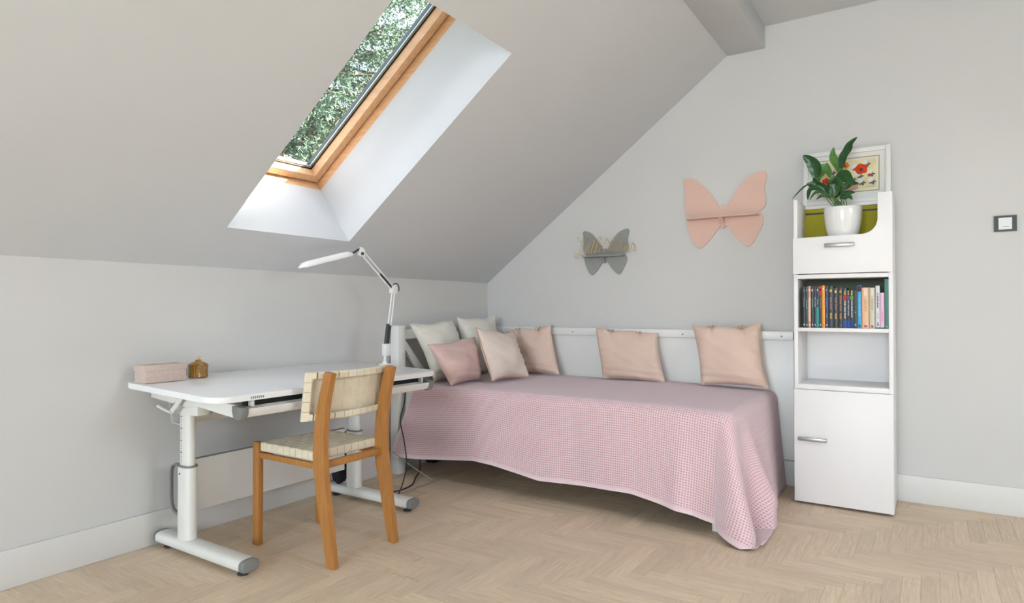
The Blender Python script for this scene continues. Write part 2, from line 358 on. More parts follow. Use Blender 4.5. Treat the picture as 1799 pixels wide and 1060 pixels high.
# ------------------------------------------------------------------ outside: ground and conifers
struct(MB().box(-45, 30, -40, 45, -3.4, -3.0).build('ground', mat('lawn', (88, 104, 62), .9, .1, var=.3, vscale=1.5)))
BARK = mat('bark', (92, 76, 62), .9, .1, var=.3, vscale=12, bump=.5, bscale=30)
def needle_mat(name, c0, c1, c2):
    m = bpy.data.materials.new(name); m.use_nodes = True; t = m.node_tree; b = t.nodes['Principled BSDF']
    g = t.nodes.new('ShaderNodeNewGeometry'); r = t.nodes.new('ShaderNodeValToRGB'); e = r.color_ramp.elements
    e[0].position = 0; e[0].color = lin(c0); e[1].position = .62; e[1].color = lin(c1); x = e.new(.93); x.color = lin(c2)
    t.links.new(g.outputs['Random Per Island'], r.inputs[0]); t.links.new(r.outputs[0], b.inputs['Base Color'])
    b.inputs['Roughness'].default_value = .6; b.inputs['Specular IOR Level'].default_value = .3
    return m
def conifer(x, y, h, R, label, m, seed, nb, dens=1.0, zlo=0.5, zhi=7.5):
    g = np.random.default_rng(seed); z0 = -3.0
    t = thing('conifer_tree', (x, y, z0), label, 'tree')
    MB().tube([(x, y, z0), (x + .05, y, z0 + h * .5), (x, y, z0 + h)], [.2, .12, .02], 10).build('trunk', BARK, t)
    br = MB(); tv = []
    for i in range(nb):
        f = .16 + .82 * (i + g.random()) / nb; zz = z0 + h * f; L = R * (1 - f) ** .75 * g.uniform(.75, 1.15) + .12; az = i * 2.39996 + g.uniform(-.3, .3)
        d = np.array([math.cos(az), math.sin(az), 0]); pts = []
        for k in range(6):
            s = k / 5; pts.append(np.array([x, y, zz]) + d * L * s + np.array([0, 0, -L * .34 * s + L * .22 * s * s]))
        br.tube([tuple(p) for p in pts], [.022 * (1 - .8 * k / 5) + .003 for k in range(6)], 4)
        dn = dens if zlo < zz < zhi else dens * .35
        nt_ = int(L * 46 * dn) + 3
        for k in range(nt_):                    # hanging twigs with needles
            s = .12 + .88 * g.random(); i0 = min(int(s * 5), 4); q = pts[i0] + (pts[i0 + 1] - pts[i0]) * (s * 5 - i0)
            a2 = az + g.choice([-1, 1]) * g.uniform(.4, 1.5); td = np.array([math.cos(a2), math.sin(a2), g.uniform(-1.1, -.15)]); td /= np.linalg.norm(td)
            tl = g.uniform(.14, .36) * (.6 + .5 * min(1, L))
            nn = int(tl * 62)
            S = g.random(nn); base = q + td * (S * tl)[:, None] + np.array([0, 0, -1])[None] * (S ** 2 * tl * .35)[:, None]
            nd = td[None] * .55 + g.normal(size=(nn, 3)) * .62; nd /= np.linalg.norm(nd, axis=1)[:, None]
            ln = g.uniform(.04, .075, nn)[:, None]; sd = np.cross(nd, g.normal(size=(nn, 3))); sd /= np.linalg.norm(sd, axis=1)[:, None] + 1e-9
            tv.append(np.stack([base - sd * .008, base + sd * .008, base + nd * ln], 1))
    br.build('branches', BARK, t)['kind'] = 'stuff'
    T = np.concatenate(tv).reshape(-1, 3) - np.array([x, y, z0]); n = len(T) // 3
    me = bpy.data.meshes.new('needles'); me.from_pydata(T.tolist(), [], np.arange(n * 3).reshape(-1, 3).tolist())
    link('needles', me, m, t)['kind'] = 'stuff'
    return t
N1 = needle_mat('blue_green_needles', (58, 78, 64), (84, 106, 86), (148, 164, 138))
N2 = needle_mat('yellow_green_needles', (74, 92, 42), (104, 122, 56), (138, 150, 82))
conifer(-4.0, 1.5, 16, 2.9, 'blue-green spruce with hanging twigs outside the skylight', N1, 1, 420)
conifer(-4.6, 6.0, 15, 2.0, 'yellow-green conifer behind the blue-green spruce outside the skylight', N2, 2, 220, 1.0)
conifer(-9.4, 3.7, 17, 2.5, 'tall dark spruce farthest behind the others outside the skylight', needle_mat('dark_needles', (42, 60, 50), (64, 84, 68), (108, 126, 104)), 3, 240, 1.0)

# ------------------------------------------------------------------ desk
DZ = .7585; dk = thing('desk', (.37, -2.14, 0), 'white height-adjustable desk with T-shaped feet against the knee wall', 'desk')
DTILT = math.radians(1.95)                    # the top leans very slightly towards the sitter
def dtop(x): return .7627 - math.tan(DTILT) * x
MB().prism(rrect(.02, .722, -2.812, -1.475, .08, 8), 2, -.024, 0, .0025, M=Matrix.Translation((0, 0, .7627)) @ Matrix.Rotation(DTILT, 4, 'Y')).build('tabletop', DESKTOP, dk)
def oval(cx, cy, rx, ry, n=24): return [(cx + rx * math.copysign(abs(math.cos(2 * PI * k / n)) ** .7, math.cos(2 * PI * k / n)), cy + ry * math.copysign(abs(math.sin(2 * PI * k / n)) ** .7, math.sin(2 * PI * k / n))) for k in range(n)]
for yc, sgn in ((-2.635, -1), (-1.655, 1)):
    xc = .24
    ft = MB().prism([(yc + p[0], .045 + p[1]) for p in oval(0, 0, .042, .026, 20)], 0, .055, .675).build('foot', METALW, dk)
    for xa, xb in ((.03, .0548), (.6752, .70)):
        mb = MB(); r = [(yc + p[0], .045 + p[1]) for p in oval(0, 0, .0425, .0265, 20)]; inner = [(yc + p[0], .045 + p[1]) for p in oval(0, 0, .035, .02, 20)]
        end = xa if xa < .1 else xb; st = xb if xa < .1 else xa; mid = st + (end - st) * .7
        A = [mb.bm.verts.new((st, *p)) for p in r]; B = [mb.bm.verts.new((mid, *p)) for p in r]; C = [mb.bm.verts.new((end, *p)) for p in inner]
        for P_, Q_ in ((A, B), (B, C)):
            for k in range(20): mb.bm.faces.new((P_[k], P_[(k + 1) % 20], Q_[(k + 1) % 20], Q_[k]))
        mb.bm.faces.new(A[::-1]); mb.bm.faces.new(C); mb.build('end_cap', GREYP, ft)
    for xa in (.095, .645): MB().lathe([(0, 0), (.021, 0), (.023, .004), (.020, .008), (.007, .010), (.006, .020), (0, .020)], (xa, yc, 0), 20).build('levelling_pad', DGREY, ft)
    MB().prism(oval(xc, yc, .048, .029), 2, .066, .384).build('column_sleeve', METALW, dk)
    MB().prism(oval(xc, yc, .050, .031), 2, .3842, .392).build('collar', GREYP, dk)
    c = MB().prism(oval(xc, yc, .040, .022), 2, .392, .618).build('column', METALW, dk)
    mb = MB()
    for k in range(24):
        z = .402 + k * .0088; wd = .0055 if k % 6 == 5 else .003
        mb.box(xc - .012 - wd, xc - .012 + wd, yc - .0225, yc - .0219, z, z + (.004 if k % 6 == 5 else .0018))
    if sgn < 0: mb.build('scale_marks', DGREY, c, smooth=False)
    else: mb.bm.free()
    MB().lathe([(0, 0), (.0045, 0), (.0045, .0015), (0, .0015)], (0, 0, 0), 12, M=Matrix.Translation((xc - .012, yc - .0285, .355)) @ Matrix.Rotation(PI / 2, 4, 'X')).build('bolt', DGREY, dk)
    # head bracket, tilting arm to the front, rear arm
    MB().box(xc - .045, xc + .12, yc - .028, yc + .028, .618, .664, .004).build('head_bracket', METALW, dk)
    ya, yb = (yc - .045, yc - .030) if sgn < 0 else (yc + .030, yc + .045)
    MB().prism([(xc - .02, .662), (xc + .06, .712), (xc + .16, .714), (.665, .692), (.665, .638), (xc + .16, .664), (xc + .03, .655)], 1, ya, yb, .002).build('tilt_arm', METALW, dk)
    MB().prism([(.05, dtop(.05) - .0255), (.05, .682), (xc - .01, .668), (xc + .03, .680), (xc + .08, dtop(xc + .08) - .0255)], 1, ya - .017 if sgn < 0 else ya + .016, yb - .017 if sgn < 0 else yb + .016, .002).build('rear_arm', METALW, dk)
    MB().prism([(xc - .03, .630), (xc - .005, .622), (xc + .10, .712), (xc + .085, .724)], 1, ya - .026 if sgn < 0 else yb + .019, ya - .019 if sgn < 0 else yb + .026, .001).build('tilt_strut', METALW, dk)
    yl = ya - .030 if sgn < 0 else yb + .030
    MB().tube([(xc - .10, yl, .652), (xc - .05, yl - .004, .642), (xc + .0, yl, .630)], [.011, .009, .007], 10, flat=(1, .6)).build('tilt_lever', METALW, dk)
MB().box(.186, .198, -2.604, -1.688, .165, .398, .002).build('modesty_panel', METALW, dk)
MB().box(.184, .200, -2.604, -1.688, .3982, .403, .001).build('panel_edge', GREYP, dk)
# sheet-metal cable tray under the back of the top
ct = MB().prism([(.085, .690), (.12, .566), (.185, .562), (.215, .600), (.2135, .6015), (.1845, .565), (.1225, .5685), (.0875, .690)], 1, -2.640, -1.650).build('cable_tray', METALW, dk)
mb = MB()
for i in range(7):
    for j in range(3): mb.box(.1085 - j * .0048, .1125 - j * .0048, -2.53 + i * .020 + (j % 2) * .010, -2.522 + i * .020 + (j % 2) * .010, .610 + j * .016, .616 + j * .016)
mb.build('tray_slots', GREYP, ct, smooth=False)
# pull handle loop on the back of the left column
hl = spline([(.205, -2.645, .388), (.165, -2.645, .386), (.135, -2.645, .368), (.128, -2.645, .33), (.128, -2.645, .25), (.135, -2.645, .20), (.160, -2.645, .176), (.20, -2.645, .170)], 5)
MB().tube(hl, .0075, 8, flat=(1.3, .8)).build('hook_handle', GREYP, dk)
# front pencil tray under the desk edge
TX, TZ = -.122, -.020
prof = [(x + TX, z + TZ) for x, z in [(.79, .705), (.79, .690), (.797, .672), (.812, .663), (.828, .667), (.838, .682), (.840, .702), (.834, .702), (.832, .685), (.825, .673), (.812, .669), (.801, .677), (.796, .692), (.796, .705)]]
tr = MB().prism(prof, 1, -2.665, -1.565).build('pencil_tray', METALW, dk)
MB().box(.655, .6675, -2.65, -1.58, .656, .7135, .001).build('tray_back', mat('dark_tray_sheet', (40, 46, 44), .8), tr)  # dark sheet, makes the slot under the desk edge read dark
for ya, yb in ((-2.700, -2.6652), (-1.5648, -1.530)):
    MB().prism([(x + TX, z + TZ) for x, z in [(.783, .712), (.783, .690), (.792, .666), (.812, .656), (.832, .661), (.845, .680), (.846, .708), (.822, .712)]], 1, ya, yb, .003).build('tray_end_cap', GREYP, tr)
for yy in (-2.63, -1.60): MB().box(.676, .700, yy - .006, yy + .006, .686, dtop(.7) - .0255, .001).build('tray_hanger', METALW, tr)
mb = MB()
for k in range(7): mb.box(.7212, .7218, -2.655 + k * .009, -2.650 + k * .009, dtop(.72) - .018, dtop(.72) - .008)
mb.build('edge_mark', GREYP, dk, smooth=False)

# ------------------------------------------------------------------ things on the desk
bx = thing('gift_box', (.125, -2.695, DZ), 'pink speckled cardboard box with a lid on the desk', 'box')
PB = mat('pink_speckled_card', (204, 184, 174), .7, .25, var=.10, vscale=160, bump=.1, bscale=200)
MB().box(.082, .172, -2.785, -2.604, DZ + .0003, DZ + .062, .001).build('box_body', PB, bx)
MB().box(.0795, .1745, -2.7875, -2.6015, DZ + .0502, DZ + .0765, .001).build('lid', PB, bx)
jr = thing('amber_jar', (.11, -2.51, DZ), 'small ribbed amber glass jar with a knobbed lid on the desk', 'jar')
AMB = mat('amber_glass', (190, 138, 44), .08, .6, var=.12, vscale=30, coat=.4); AMB.node_tree.nodes['Principled BSDF'].inputs['Transmission Weight'].default_value = .55
MB().lathe([(0, 0), (.036, 0), (.040, .003), (.0405, .008), (.039, .012), (.0395, .045), (.041, .050), (.041, .055), (0, .055)], (.11, -2.51, DZ + .0003), 44, flute=.05).build('jar_body', AMB, jr)
ld = MB().lathe([(0, 0), (.0425, 0), (.0435, .004), (.041, .008), (.028, .016), (.016, .021), (.0125, .024), (.0125, .028), (0, .028)], (.11, -2.51, DZ + .0555), 48).build('lid', AMB, jr)
MB().lathe([(0, 0), (.004, 0), (.0045, .003), (.008, .008), (.0088, .012), (.007, .017), (0, .019)], (.11, -2.51, DZ + .0837), 20).build('knob', mat('clear_glass_knob', (196, 178, 140), .1, .6, coat=.5), ld)

# lamp clamped to the right end of the desk
LX, LY = .335, -1.488
DZL = DZ; DZ = dtop(LX) + .0005
lp = thing('desk_lamp', (LX, LY, DZ), 'white articulated LED task lamp clamped to the desk end', 'lamp')
MB().box(LX - .028, LX + .028, LY - .045, LY + .025, DZ + .0005, DZ + .010, .003).box(LX - .022, LX + .022, LY + .0145, LY + .025, DZ - .06, DZ + .010, .003).box(LX - .022, LX + .022, LY - .03, LY + .025, DZ - .066, DZ - .058, .002).build('clamp', WHITE, lp)
MB().lathe([(0, 0), (.015, 0), (.015, .012), (.008, .014), (.008, .05), (0, .05)], (LX, LY - .02, DZ + .010), 20).build('pivot', WHITE, lp)
j0 = Vector((LX, LY - .005, DZ + .09)); j1 = Vector((LX, -1.437, 1.195)); j2 = Vector((LX, -1.695, 1.400))
mb = MB(); mb.box(LX - .016, LX + .016, LY - .030, LY + .016, DZ + .055, DZ + .125, .004); mb.build('lower_joint', WHITE, lp)
def arm(a, b, off, name, m, r=.0048, t0=0, t1=1):
    d = (b - a); n = Vector((0, -d.z, d.y)).normalized() * off
    MB().tube([tuple(a + d * t0 + n), tuple(a + d * t1 + n)], r, 8).build(name, m, lp)
arm(j0, j1, .011, 'lower_arm', WHITE); arm(j0, j1, -.011, 'lower_arm', WHITE)
arm(j0, j1, .016, 'spring', DGREY, .0095, .04, .42); arm(j0, j1, -.004, 'spring', DGREY, .0080, .04, .40)
MB().prism([(j1.y - .026, j1.z - .022), (j1.y + .012, j1.z - .026), (j1.y + .024, j1.z + .008), (j1.y + .004, j1.z + .030), (j1.y - .024, j1.z + .016)], 0, LX - .013, LX + .013, .002).build('elbow', WHITE, lp)
MB().tube(spline([(LX + .016, j1.y - .02, j1.z + .03), (LX + .016, j1.y + .012, j1.z + .034), (LX + .016, j1.y + .028, j1.z + .012), (LX + .016, j1.y + .026, j1.z - .01)], 4), .0035, 6).build('cable_loop', DGREY, lp)
arm(j1, j2, .012, 'upper_arm', WHITE); arm(j1, j2, -.012, 'upper_arm', WHITE); arm(j1, j2, .004, 'spring', DGREY, .0085, .06, .42)
MB().prism([(j2.y - .02, j2.z - .022), (j2.y + .02, j2.z - .03), (j2.y + .018, j2.z + .012), (j2.y - .004, j2.z + .024), (j2.y - .022, j2.z + .010)], 0, LX - .012, LX + .012, .002).build('head_joint', WHITE, lp)
MB().lathe([(0, 0), (.009, 0), (.009, .006), (0, .006)], (0, 0, 0), 14, M=Matrix.Translation((LX + .012, j2.y - .006, j2.z - .012)) @ Matrix.Rotation(PI / 2, 4, 'Y')).build('joint_knob', DGREY, lp)
MB().tube([(LX, j2.y + .004, j2.z + .016), (LX, j2.y - .03, j2.z + .006), (LX, j2.y - .085, j2.z - .026)], [.008, .007, .006], 8).build('head_neck', DGREY, lp)
h0 = Vector((LX, j2.y - .07, j2.z - .020)); h1 = Vector((LX, j2.y - .425, j2.z - .112)); hd = (h1 - h0); hn = Vector((0, -hd.z, hd.y)).normalized()
if hn.z < 0: hn = -hn
mb = MB(); G = []
for k in range(13):
    t = k / 12; s = min(1, .45 + t * 6) if t < .1 else (1 if t < .9 else max(.12, 1 - (t - .9) * 8.5)); row = []
    for q in range(12):
        th = PI * q / 11; row.append(tuple(h0 + hd * t + Vector((1, 0, 0)) * math.cos(th) * .036 * s + hn * (math.sin(th) * .026 * s) - hn * .004))
    G.append(row)
mb.grid(G); mb.bm.faces.new([v for v in mb.bm.verts][:12]); mb.bm.faces.new([v for v in mb.bm.verts][-12:])
for k in range(12):
    V_ = list(mb.bm.verts); mb.bm.faces.new((V_[k * 12], V_[k * 12 + 11], V_[k * 12 + 23], V_[k * 12 + 12]))
mb.build('lamp_head', WHITE, lp)
mb = MB(); vs = [mb.bm.verts.new(h0 + hd * t + Vector((s, 0, 0)) - hn * (.0046 + dd)) for dd in (0, .002) for t, s in ((.05, -.026), (.05, .026), (.92, .026), (.92, -.026))]
for q in ((0, 3, 2, 1), (4, 5, 6, 7), (0, 1, 5, 4), (1, 2, 6, 5), (2, 3, 7, 6), (3, 0, 4, 7)): mb.bm.faces.new([vs[i] for i in q])
mb.build('diffuser', mat('lamp_diffuser', (240, 240, 240), .5), lp, smooth=False)

DZ = DZL
# ------------------------------------------------------------------ chair
ch = thing('dining_chair', (.64, -2.215, 0), 'wooden chair with woven cream webbing seat and backrest at the desk', 'chair')
YN, YFa = -2.395, -2.035
prof_c = [(.905, 0), (.880, .13), (.855, .26), (.834, .38), (.828, .47), (.832, .56), (.848, .67), (.872, .76), (.888, .818)]
prof_h = [.021, .026, .030, .034, .033, .030, .027, .024, .021]
for yc in (YN, YFa):
    cen = spline([(a, b) for a, b in prof_c], 4); hw = [q[0] for q in spline([(a, 0) for a in prof_h], 4)]
    L = [(c[0] - h, c[1]) for c, h in zip(cen, hw)]; R_ = [(c[0] + h, c[1]) for c, h in zip(cen, hw)]
    L[-1] = (L[-1][0], L[-1][1] - .002); R_[-1] = (R_[-1][0], R_[-1][1] - .008)
    MB().prism(L + R_[::-1], 1, yc - .0145, yc + .0145, .004).build('back_post', BEECH, ch)
    xf = .402
    MB().box(xf - .021, xf + .021, yc - .0145, yc + .0145, 0, .470, .004).build('front_leg', BEECH, ch)
    MB().box(xf + .0215, .800, yc - .009, yc + .009, .398, .424, .003).build('side_stretcher', BEECH, ch)
MB().box(.815, .843, YN + .0148, YFa - .0148, .400, .430, .003).build('rear_stretcher', BEECH, ch)
MB().box(.388, .412, YN + .0148, YFa - .0148, .400, .430, .003).build('front_stretcher', BEECH, ch)
# woven seat: straps wrap round a seat frame, over and under each other
SX0, SX1, SY0, SY1, SZ = .430, .797, YN - .006, YFa + .006, .470
sf = MB(); zs0, zs1 = .434, .462
sf.box(SX0 + .004, SX0 + .03, SY0 + .004, SY1 - .004, zs0, zs1, .006).box(SX1 - .03, SX1 - .004, SY0 + .004, SY1 - .004, zs0, zs1, .006).box(SX0 + .03, SX1 - .03, SY0 + .004, SY0 + .03, zs0, zs1, .006).box(SX0 + .03, SX1 - .03, SY1 - .03, SY1 - .004, zs0, zs1, .006)
seat = sf.build('seat_frame', BEECH, ch)
NX, NY = 9, 9
wx = (SX1 - SX0) / NX; wy = (SY1 - SY0) / NY; AMP = .0013
def wrap(lo, hi, zb, zt, prof_mid):          # path in (s, z): from underside, up the side, across the top, down the other side
    r = .007; p = [(lo + .02, zb)]
    for k in range(5): a = PI * 1.5 - (PI / 2) * k / 4; p.append((lo + r + r * math.cos(a), zb + r + r * math.sin(a)))
    for k in range(5): a = PI - (PI / 2) * k / 4; p.append((lo + r + r * math.cos(a), zt - r + r * math.sin(a)))
    p += prof_mid
    for k in range(5): a = PI / 2 - (PI / 2) * k / 4; p.append((hi - r + r * math.cos(a), zt - r + r * math.sin(a)))
    for k in range(5): a = -(PI / 2) * k / 4; p.append((hi - r + r * math.cos(a), zb + r + r * math.sin(a)))
    p.append((hi - .02, zb)); return p
def weave(lo, hi, n, phase, z0):
    out = []; w_ = (hi - lo) / n
    for k in range(n):
        s = AMP if (k + phase) % 2 else -AMP
        for q in (.15, .5, .85):
            x = lo + (k + q) * w_
            if lo + .009 < x < hi - .009: out.append((x, z0 + s))
    return out
for i in range(NX):                           # straps running across (along Y)
    xc = SX0 + (i + .5) * wx; p = wrap(SY0, SY1, .4305, SZ, weave(SY0, SY1, NY, i, SZ))
    MB().ribbon([(xc, s, z) for s, z in p], (1, 0, 0), wx - .0022, .0018).build('seat_strap', STRAP, seat)
for j in range(NY):                           # straps running front to back (along X)
    yc = SY0 + (j + .5) * wy; p = wrap(SX0, SX1, .4325, SZ, weave(SX0, SX1, NX, j + 1, SZ))
    MB().ribbon([(s, yc, z) for s, z in p], (0, 1, 0), wy - .0022, .0018).build('seat_strap', STRAP, seat)
# curved woven backrest
BY0, BY1, BB0, BB1 = -2.452, -1.978, .604, .812
def bcurve(t):                                # t 0..1 along the width -> (x, y), bowed backwards in the middle
    y = BY0 + (BY1 - BY0) * t; return (.768 + .068 * (1 - (2 * t - 1) ** 2), y)
def bnorm(t):
    a = bcurve(t - .01); b = bcurve(t + .01); d = Vector((b[0] - a[0], b[1] - a[1], 0)).normalized(); return Vector((d.y, -d.x, 0)), d      # n points backwards (+X)
def lean(z): return (z - BB0) * .14
def bp(t, z, d): c = bcurve(t); n, _ = bnorm(t); return (c[0] + n.x * d + lean(z), c[1] + n.y * d, z)
TH = .026
bf = MB()
for z0_, z1_ in ((BB0 + .003, BB0 + .024), (BB1 - .024, BB1 - .003)):
    G = []
    for k in range(25):
        t = .004 + .992 * k / 24; G.append([bp(t, z0_, -TH / 2 + .003), bp(t, z1_, -TH / 2 + .003), bp(t, z1_, TH / 2 - .003), bp(t, z0_, TH / 2 - .003)])
    bf.grid(G, True)
for t0, t1 in ((.004, .05), (.95, .996)):
    bf.grid([[bp(t0, z, -TH / 2 + .003), bp(t1, z, -TH / 2 + .003), bp(t1, z, TH / 2 - .003), bp(t0, z, TH / 2 - .003)] for z in (BB0 + .02, (BB0 + BB1) / 2, BB1 - .02)], True)
back = bf.build('backrest_frame', BEECH, ch)
NV, NH = 11, 5
for i in range(NV):                            # upright straps, turned round the top and bottom bars
    t = (i + .5) / NV; path = []; fz = -TH / 2
    path += [(BB0 + .030, -fz - .004), (BB0 + .026, -fz + .0005), (BB0 + .006, -fz + .0005), (BB0, -fz - .006), (BB0, fz + .006), (BB0 + .006, fz)]
    for k in range(NH):
        s = AMP if (k + i) % 2 else -AMP
        for q in (.2, .5, .8):
            z = BB0 + (BB1 - BB0) * (k + q) / NH
            if BB0 + .01 < z < BB1 - .01: path.append((z, fz + s))
    path += [(BB1 - .006, fz), (BB1, fz + .006), (BB1, -fz - .006), (BB1 - .006, -fz + .0005), (BB1 - .026, -fz + .0005), (BB1 - .030, -fz - .004)]
    _, d = bnorm(t)
    MB().ribbon([bp(t, z, dd) for z, dd in path], tuple(d), (BY1 - BY0) / NV * 1.02 - .0015, .0018).build('back_strap', STRAP, back)
for j in range(NH):                            # straps along the width, turned round the end bars
    hz = (BB1 - BB0) / NH; zc = BB0 + (j + .5) * hz; fz = -TH / 2
    pth = [bp(.06, zc, -fz - .004), bp(.05, zc, -fz + .0008), bp(.012, zc, -fz + .0008), bp(0, zc, -fz - .006), bp(0, zc, fz + .006), bp(.012, zc, fz)]
    for k in range(NV):
        s = AMP if (k + j + 1) % 2 else -AMP
        for q in (.2, .5, .8):
            t = (k + q) / NV
            if .02 < t < .98: pth.append(bp(t, zc, fz + s))
    pth += [bp(.988, zc, fz), bp(1, zc, fz + .006), bp(1, zc, -fz - .006), bp(.988, zc, -fz + .0008), bp(.95, zc, -fz + .0008), bp(.94, zc, -fz - .004)]
    MB().ribbon(pth, (.14, 0, 1), hz - .002, .0018).build('back_strap', STRAP, back)

# ------------------------------------------------------------------ bed
BZT = .588
bd = thing('daybed', (1.12, -.58, 0), 'white wooden daybed with cross-braced headboard under the pink bedspread', 'bed')
for ya, yb in ((-1.135, -1.065), (-.095, -.03)):
    MB().box(.022, .090, ya, yb, 0, .970, .004).build('headboard_post', WHITE, bd)
    MB().box(2.10, 2.165, ya + .05 if ya < -1 else ya, yb + .05 if ya < -1 else yb, 0, .30, .004).build('leg', WHITE, bd)
MB().box(.035, .078, -1.0645, -.0955, .880, .945, .003).build('headboard_rail', WHITE, bd)
MB().box(.035, .078, -1.0645, -.0955, .300, .380, .003).build('headboard_rail', WHITE, bd)
for (y0_, z0_, y1_, z1_) in ((-1.064, .860, -.62, .382), (-.62, .382, -.098, .860)):
    d = Vector((0, y1_ - y0_, z1_ - z0_)); n = Vector((0, -d.z, d.y)).normalized() * .022
    MB().prism([(y0_ + n.y, z0_ + n.z), (y0_ - n.y, z0_ - n.z), (y1_ - n.y, z1_ - n.z), (y1_ + n.y, z1_ + n.z)], 0, .040, .072, .002).build('brace', WHITE, bd)
rl = MB().box(.0905, 2.30, -.052, -.030, .890, .942, .003).build('back_rail', WHITE, bd)
MB().box(.0905, 2.30, -.0298, -.0160, .16, .889, .002).build('back_panel', WHITE, bd)
for xx in (.80, 1.62, 2.235): MB().lathe([(0, 0), (.005, 0), (.005, .0015), (0, .0022)], (0, 0, 0), 14, M=Matrix.Translation((xx, -.0523, .912)) @ Matrix.Rotation(PI / 2, 4, 'X')).build('screw', GREYP, rl)
for xx in (1.2, 2.27): MB().box(xx - .02, xx + .02, -.0295, -.0005, .895, .937, .002).build('rail_block', WHITE, rl)
MB().box(.0905, 2.18, -1.085, -1.058, .25, .37, .003).build('side_rail', WHITE, bd)
MB().box(.0905, 2.18, -.085, -.058, .25, .37, .003).build('side_rail', WHITE, bd)
MB().box(2.15, 2.18, -1.057, -.086, .25, .37, .003).build('end_rail', WHITE, bd)
for k in range(14): MB().box(.13 + k * .145, .20 + k * .145, -1.0575, -.0855, .318, .336, .002).build('slat', PINE, bd)
mt = MB().box(.10, 2.185, -1.105, -.06, .372, .576, .045, 4).build('mattress', mat('mattress_ticking', (232, 230, 226), .9, .1, var=.02), loc=(1.14, -.58, .372))
tag(mt, 'white mattress on the daybed hidden under the pink bedspread', 'mattress')

# bedspread: cloth laid in cloth coordinates (a along the bed, b across it), folded over the edges and woven into waffle cells
CELL = .0125
KX, KY, ER, XL, YBK = 2.150, -1.066, .052, .120, -.062
NU4 = int((KX - XL + .615) / CELL) * 4 + 1; NV4 = int((KY * -1 + YBK + .52) / CELL) * 4 + 1
SA = np.linspace(0, 1, NU4)[:, None] + np.zeros((1, NV4)); SB = np.linspace(0, 1, NV4)[None, :] + np.zeros((NU4, 1))
aa = XL + SA * (KX - XL + .615)
hang = np.interp(aa, [.1, .30, .70, .85, 1.16, 1.45, 1.70, 2.0, 2.2, 2.8], [.505, .495, .450, .455, .500, .490, .485, .525, .565, .610])
bb = SB * (YBK - KY + hang)
ov = np.clip((bb - (YBK - KY)) / .5, 0, 1); aa = aa + (1 - SA) ** 7 * (.10 * (bb > 0) - .17 * ov)
da = np.maximum(aa - KX, 0); db = np.maximum(bb - (YBK - KY), 0); rr = np.hypot(da, db)
Q0 = .5 * PI * ER
out = np.where(rr < Q0, ER * np.sin(np.minimum(rr, Q0) / ER), ER); down = np.where(rr < Q0, ER * (1 - np.cos(np.minimum(rr, Q0) / ER)), ER + rr - Q0)
hh = np.clip((down - .02) / .54, 0, 1)
th = np.arctan2(db, np.maximum(da, 1e-9)); LC = .10
front = (da <= 0); corner = (da > 0) & (db > 0); right = (da > 0) & (db <= 0)
# q runs along the mattress edge: negative on the front, 0..LC round the corner, beyond LC up the right side
fr_ = (PI / 2 - th) / (PI / 2)                                    # 0 at the front, 1 at the right side
qc = np.interp(fr_, [0, .3, .5, .75, 1.0], [-.03, .045, .11, .29, .42])
qbase = np.where(front, aa - KX, np.where(right, LC + (YBK - KY) - bb, fr_ * LC))
decay = np.clip(1 - ((YBK - KY) - bb) / .75, 0, 1) ** 1.5
qfar = np.where(front, (aa - KX) - .03 * np.clip(1 + (aa - KX) / .4, 0, 1), np.where(right, qbase + .32 * decay, qc))
q = qbase + (qfar - qbase) * hh
def lobe(x, c, w_, h): return h * np.exp(-((x - c) / w_) ** 2)
D = lobe(q, .044, .032, .165) + lobe(q, .275, .062, .150) + lobe(q, .115, .03, .03) + lobe(q, -.19, .055, .045) + lobe(q, -.075, .03, .01) + lobe(q, .60, .12, .045)
D = D * hh ** 1.25 + (.030 + .012 * np.sin(aa * 7.3 + .6) + .006 * np.sin(aa * 17.0)) * hh * (front | corner) * np.where(corner, 1 - fr_, 1) + .05 * hh * np.where(right, 1, fr_ * corner)
D = D * (rr > 0)
ang = np.interp(q, [0, LC], [-PI / 2, 0]); nx, ny = np.cos(ang), np.sin(ang)
nx = np.where(rr > 0, nx, 0); ny = np.where(rr > 0, ny, 0)
bx_ = np.where(q < 0, KX + q, KX); by_ = np.where(q > LC, KY + q - LC, KY)
xx = np.where(rr > 0, bx_, aa); yy = np.where(rr > 0, by_, YBK - bb)
down = down - .35 * D * hh * .5
zz = BZT - down + np.where(rr > 0, 0, .0035 * np.sin(aa * 5.1 + bb * 3) * np.clip((KX - aa) / .3, 0, 1) * np.clip(((YBK - KY) - bb) / .3, 0, 1)) - .010 * np.clip((aa - 1.4) / .75, 0, 1) ** 2
flo = .005; ex = np.maximum(flo - zz, 0)
D = D + ex * .85; zz = np.where(zz < flo, flo + .010 * np.sin(np.clip(ex / .16, 0, 1) * PI) * (.6 + .4 * np.sin(q * 30)), zz)
Q = np.stack([np.minimum(xx + nx * (out + D), 2.350 - .016 * (yy > -.5)), yy + ny * (out + D), zz], 2)
for _ in range(10):                                              # relax the cloth so creases run smoothly
    L = Q.copy(); L[1:-1, 1:-1] = (Q[:-2, 1:-1] + Q[2:, 1:-1] + Q[1:-1, :-2] + Q[1:-1, 2:]) / 4
    L[1:-1, -1] = (Q[:-2, -1] + Q[2:, -1]) / 2; L[-1, 1:-1] = (Q[-1, :-2] + Q[-1, 2:]) / 2; Q = L
nU, nV = NU4, NV4
du = np.gradient(Q, axis=0); dv = np.gradient(Q, axis=1); nrm = np.cross(du, dv); nrm /= np.linalg.norm(nrm, axis=2, keepdims=True) + 1e-9
if nrm[nU // 3, nV // 3, 2] < 0: nrm = -nrm
iu = np.arange(nU) % 4; iv = np.arange(nV) % 4
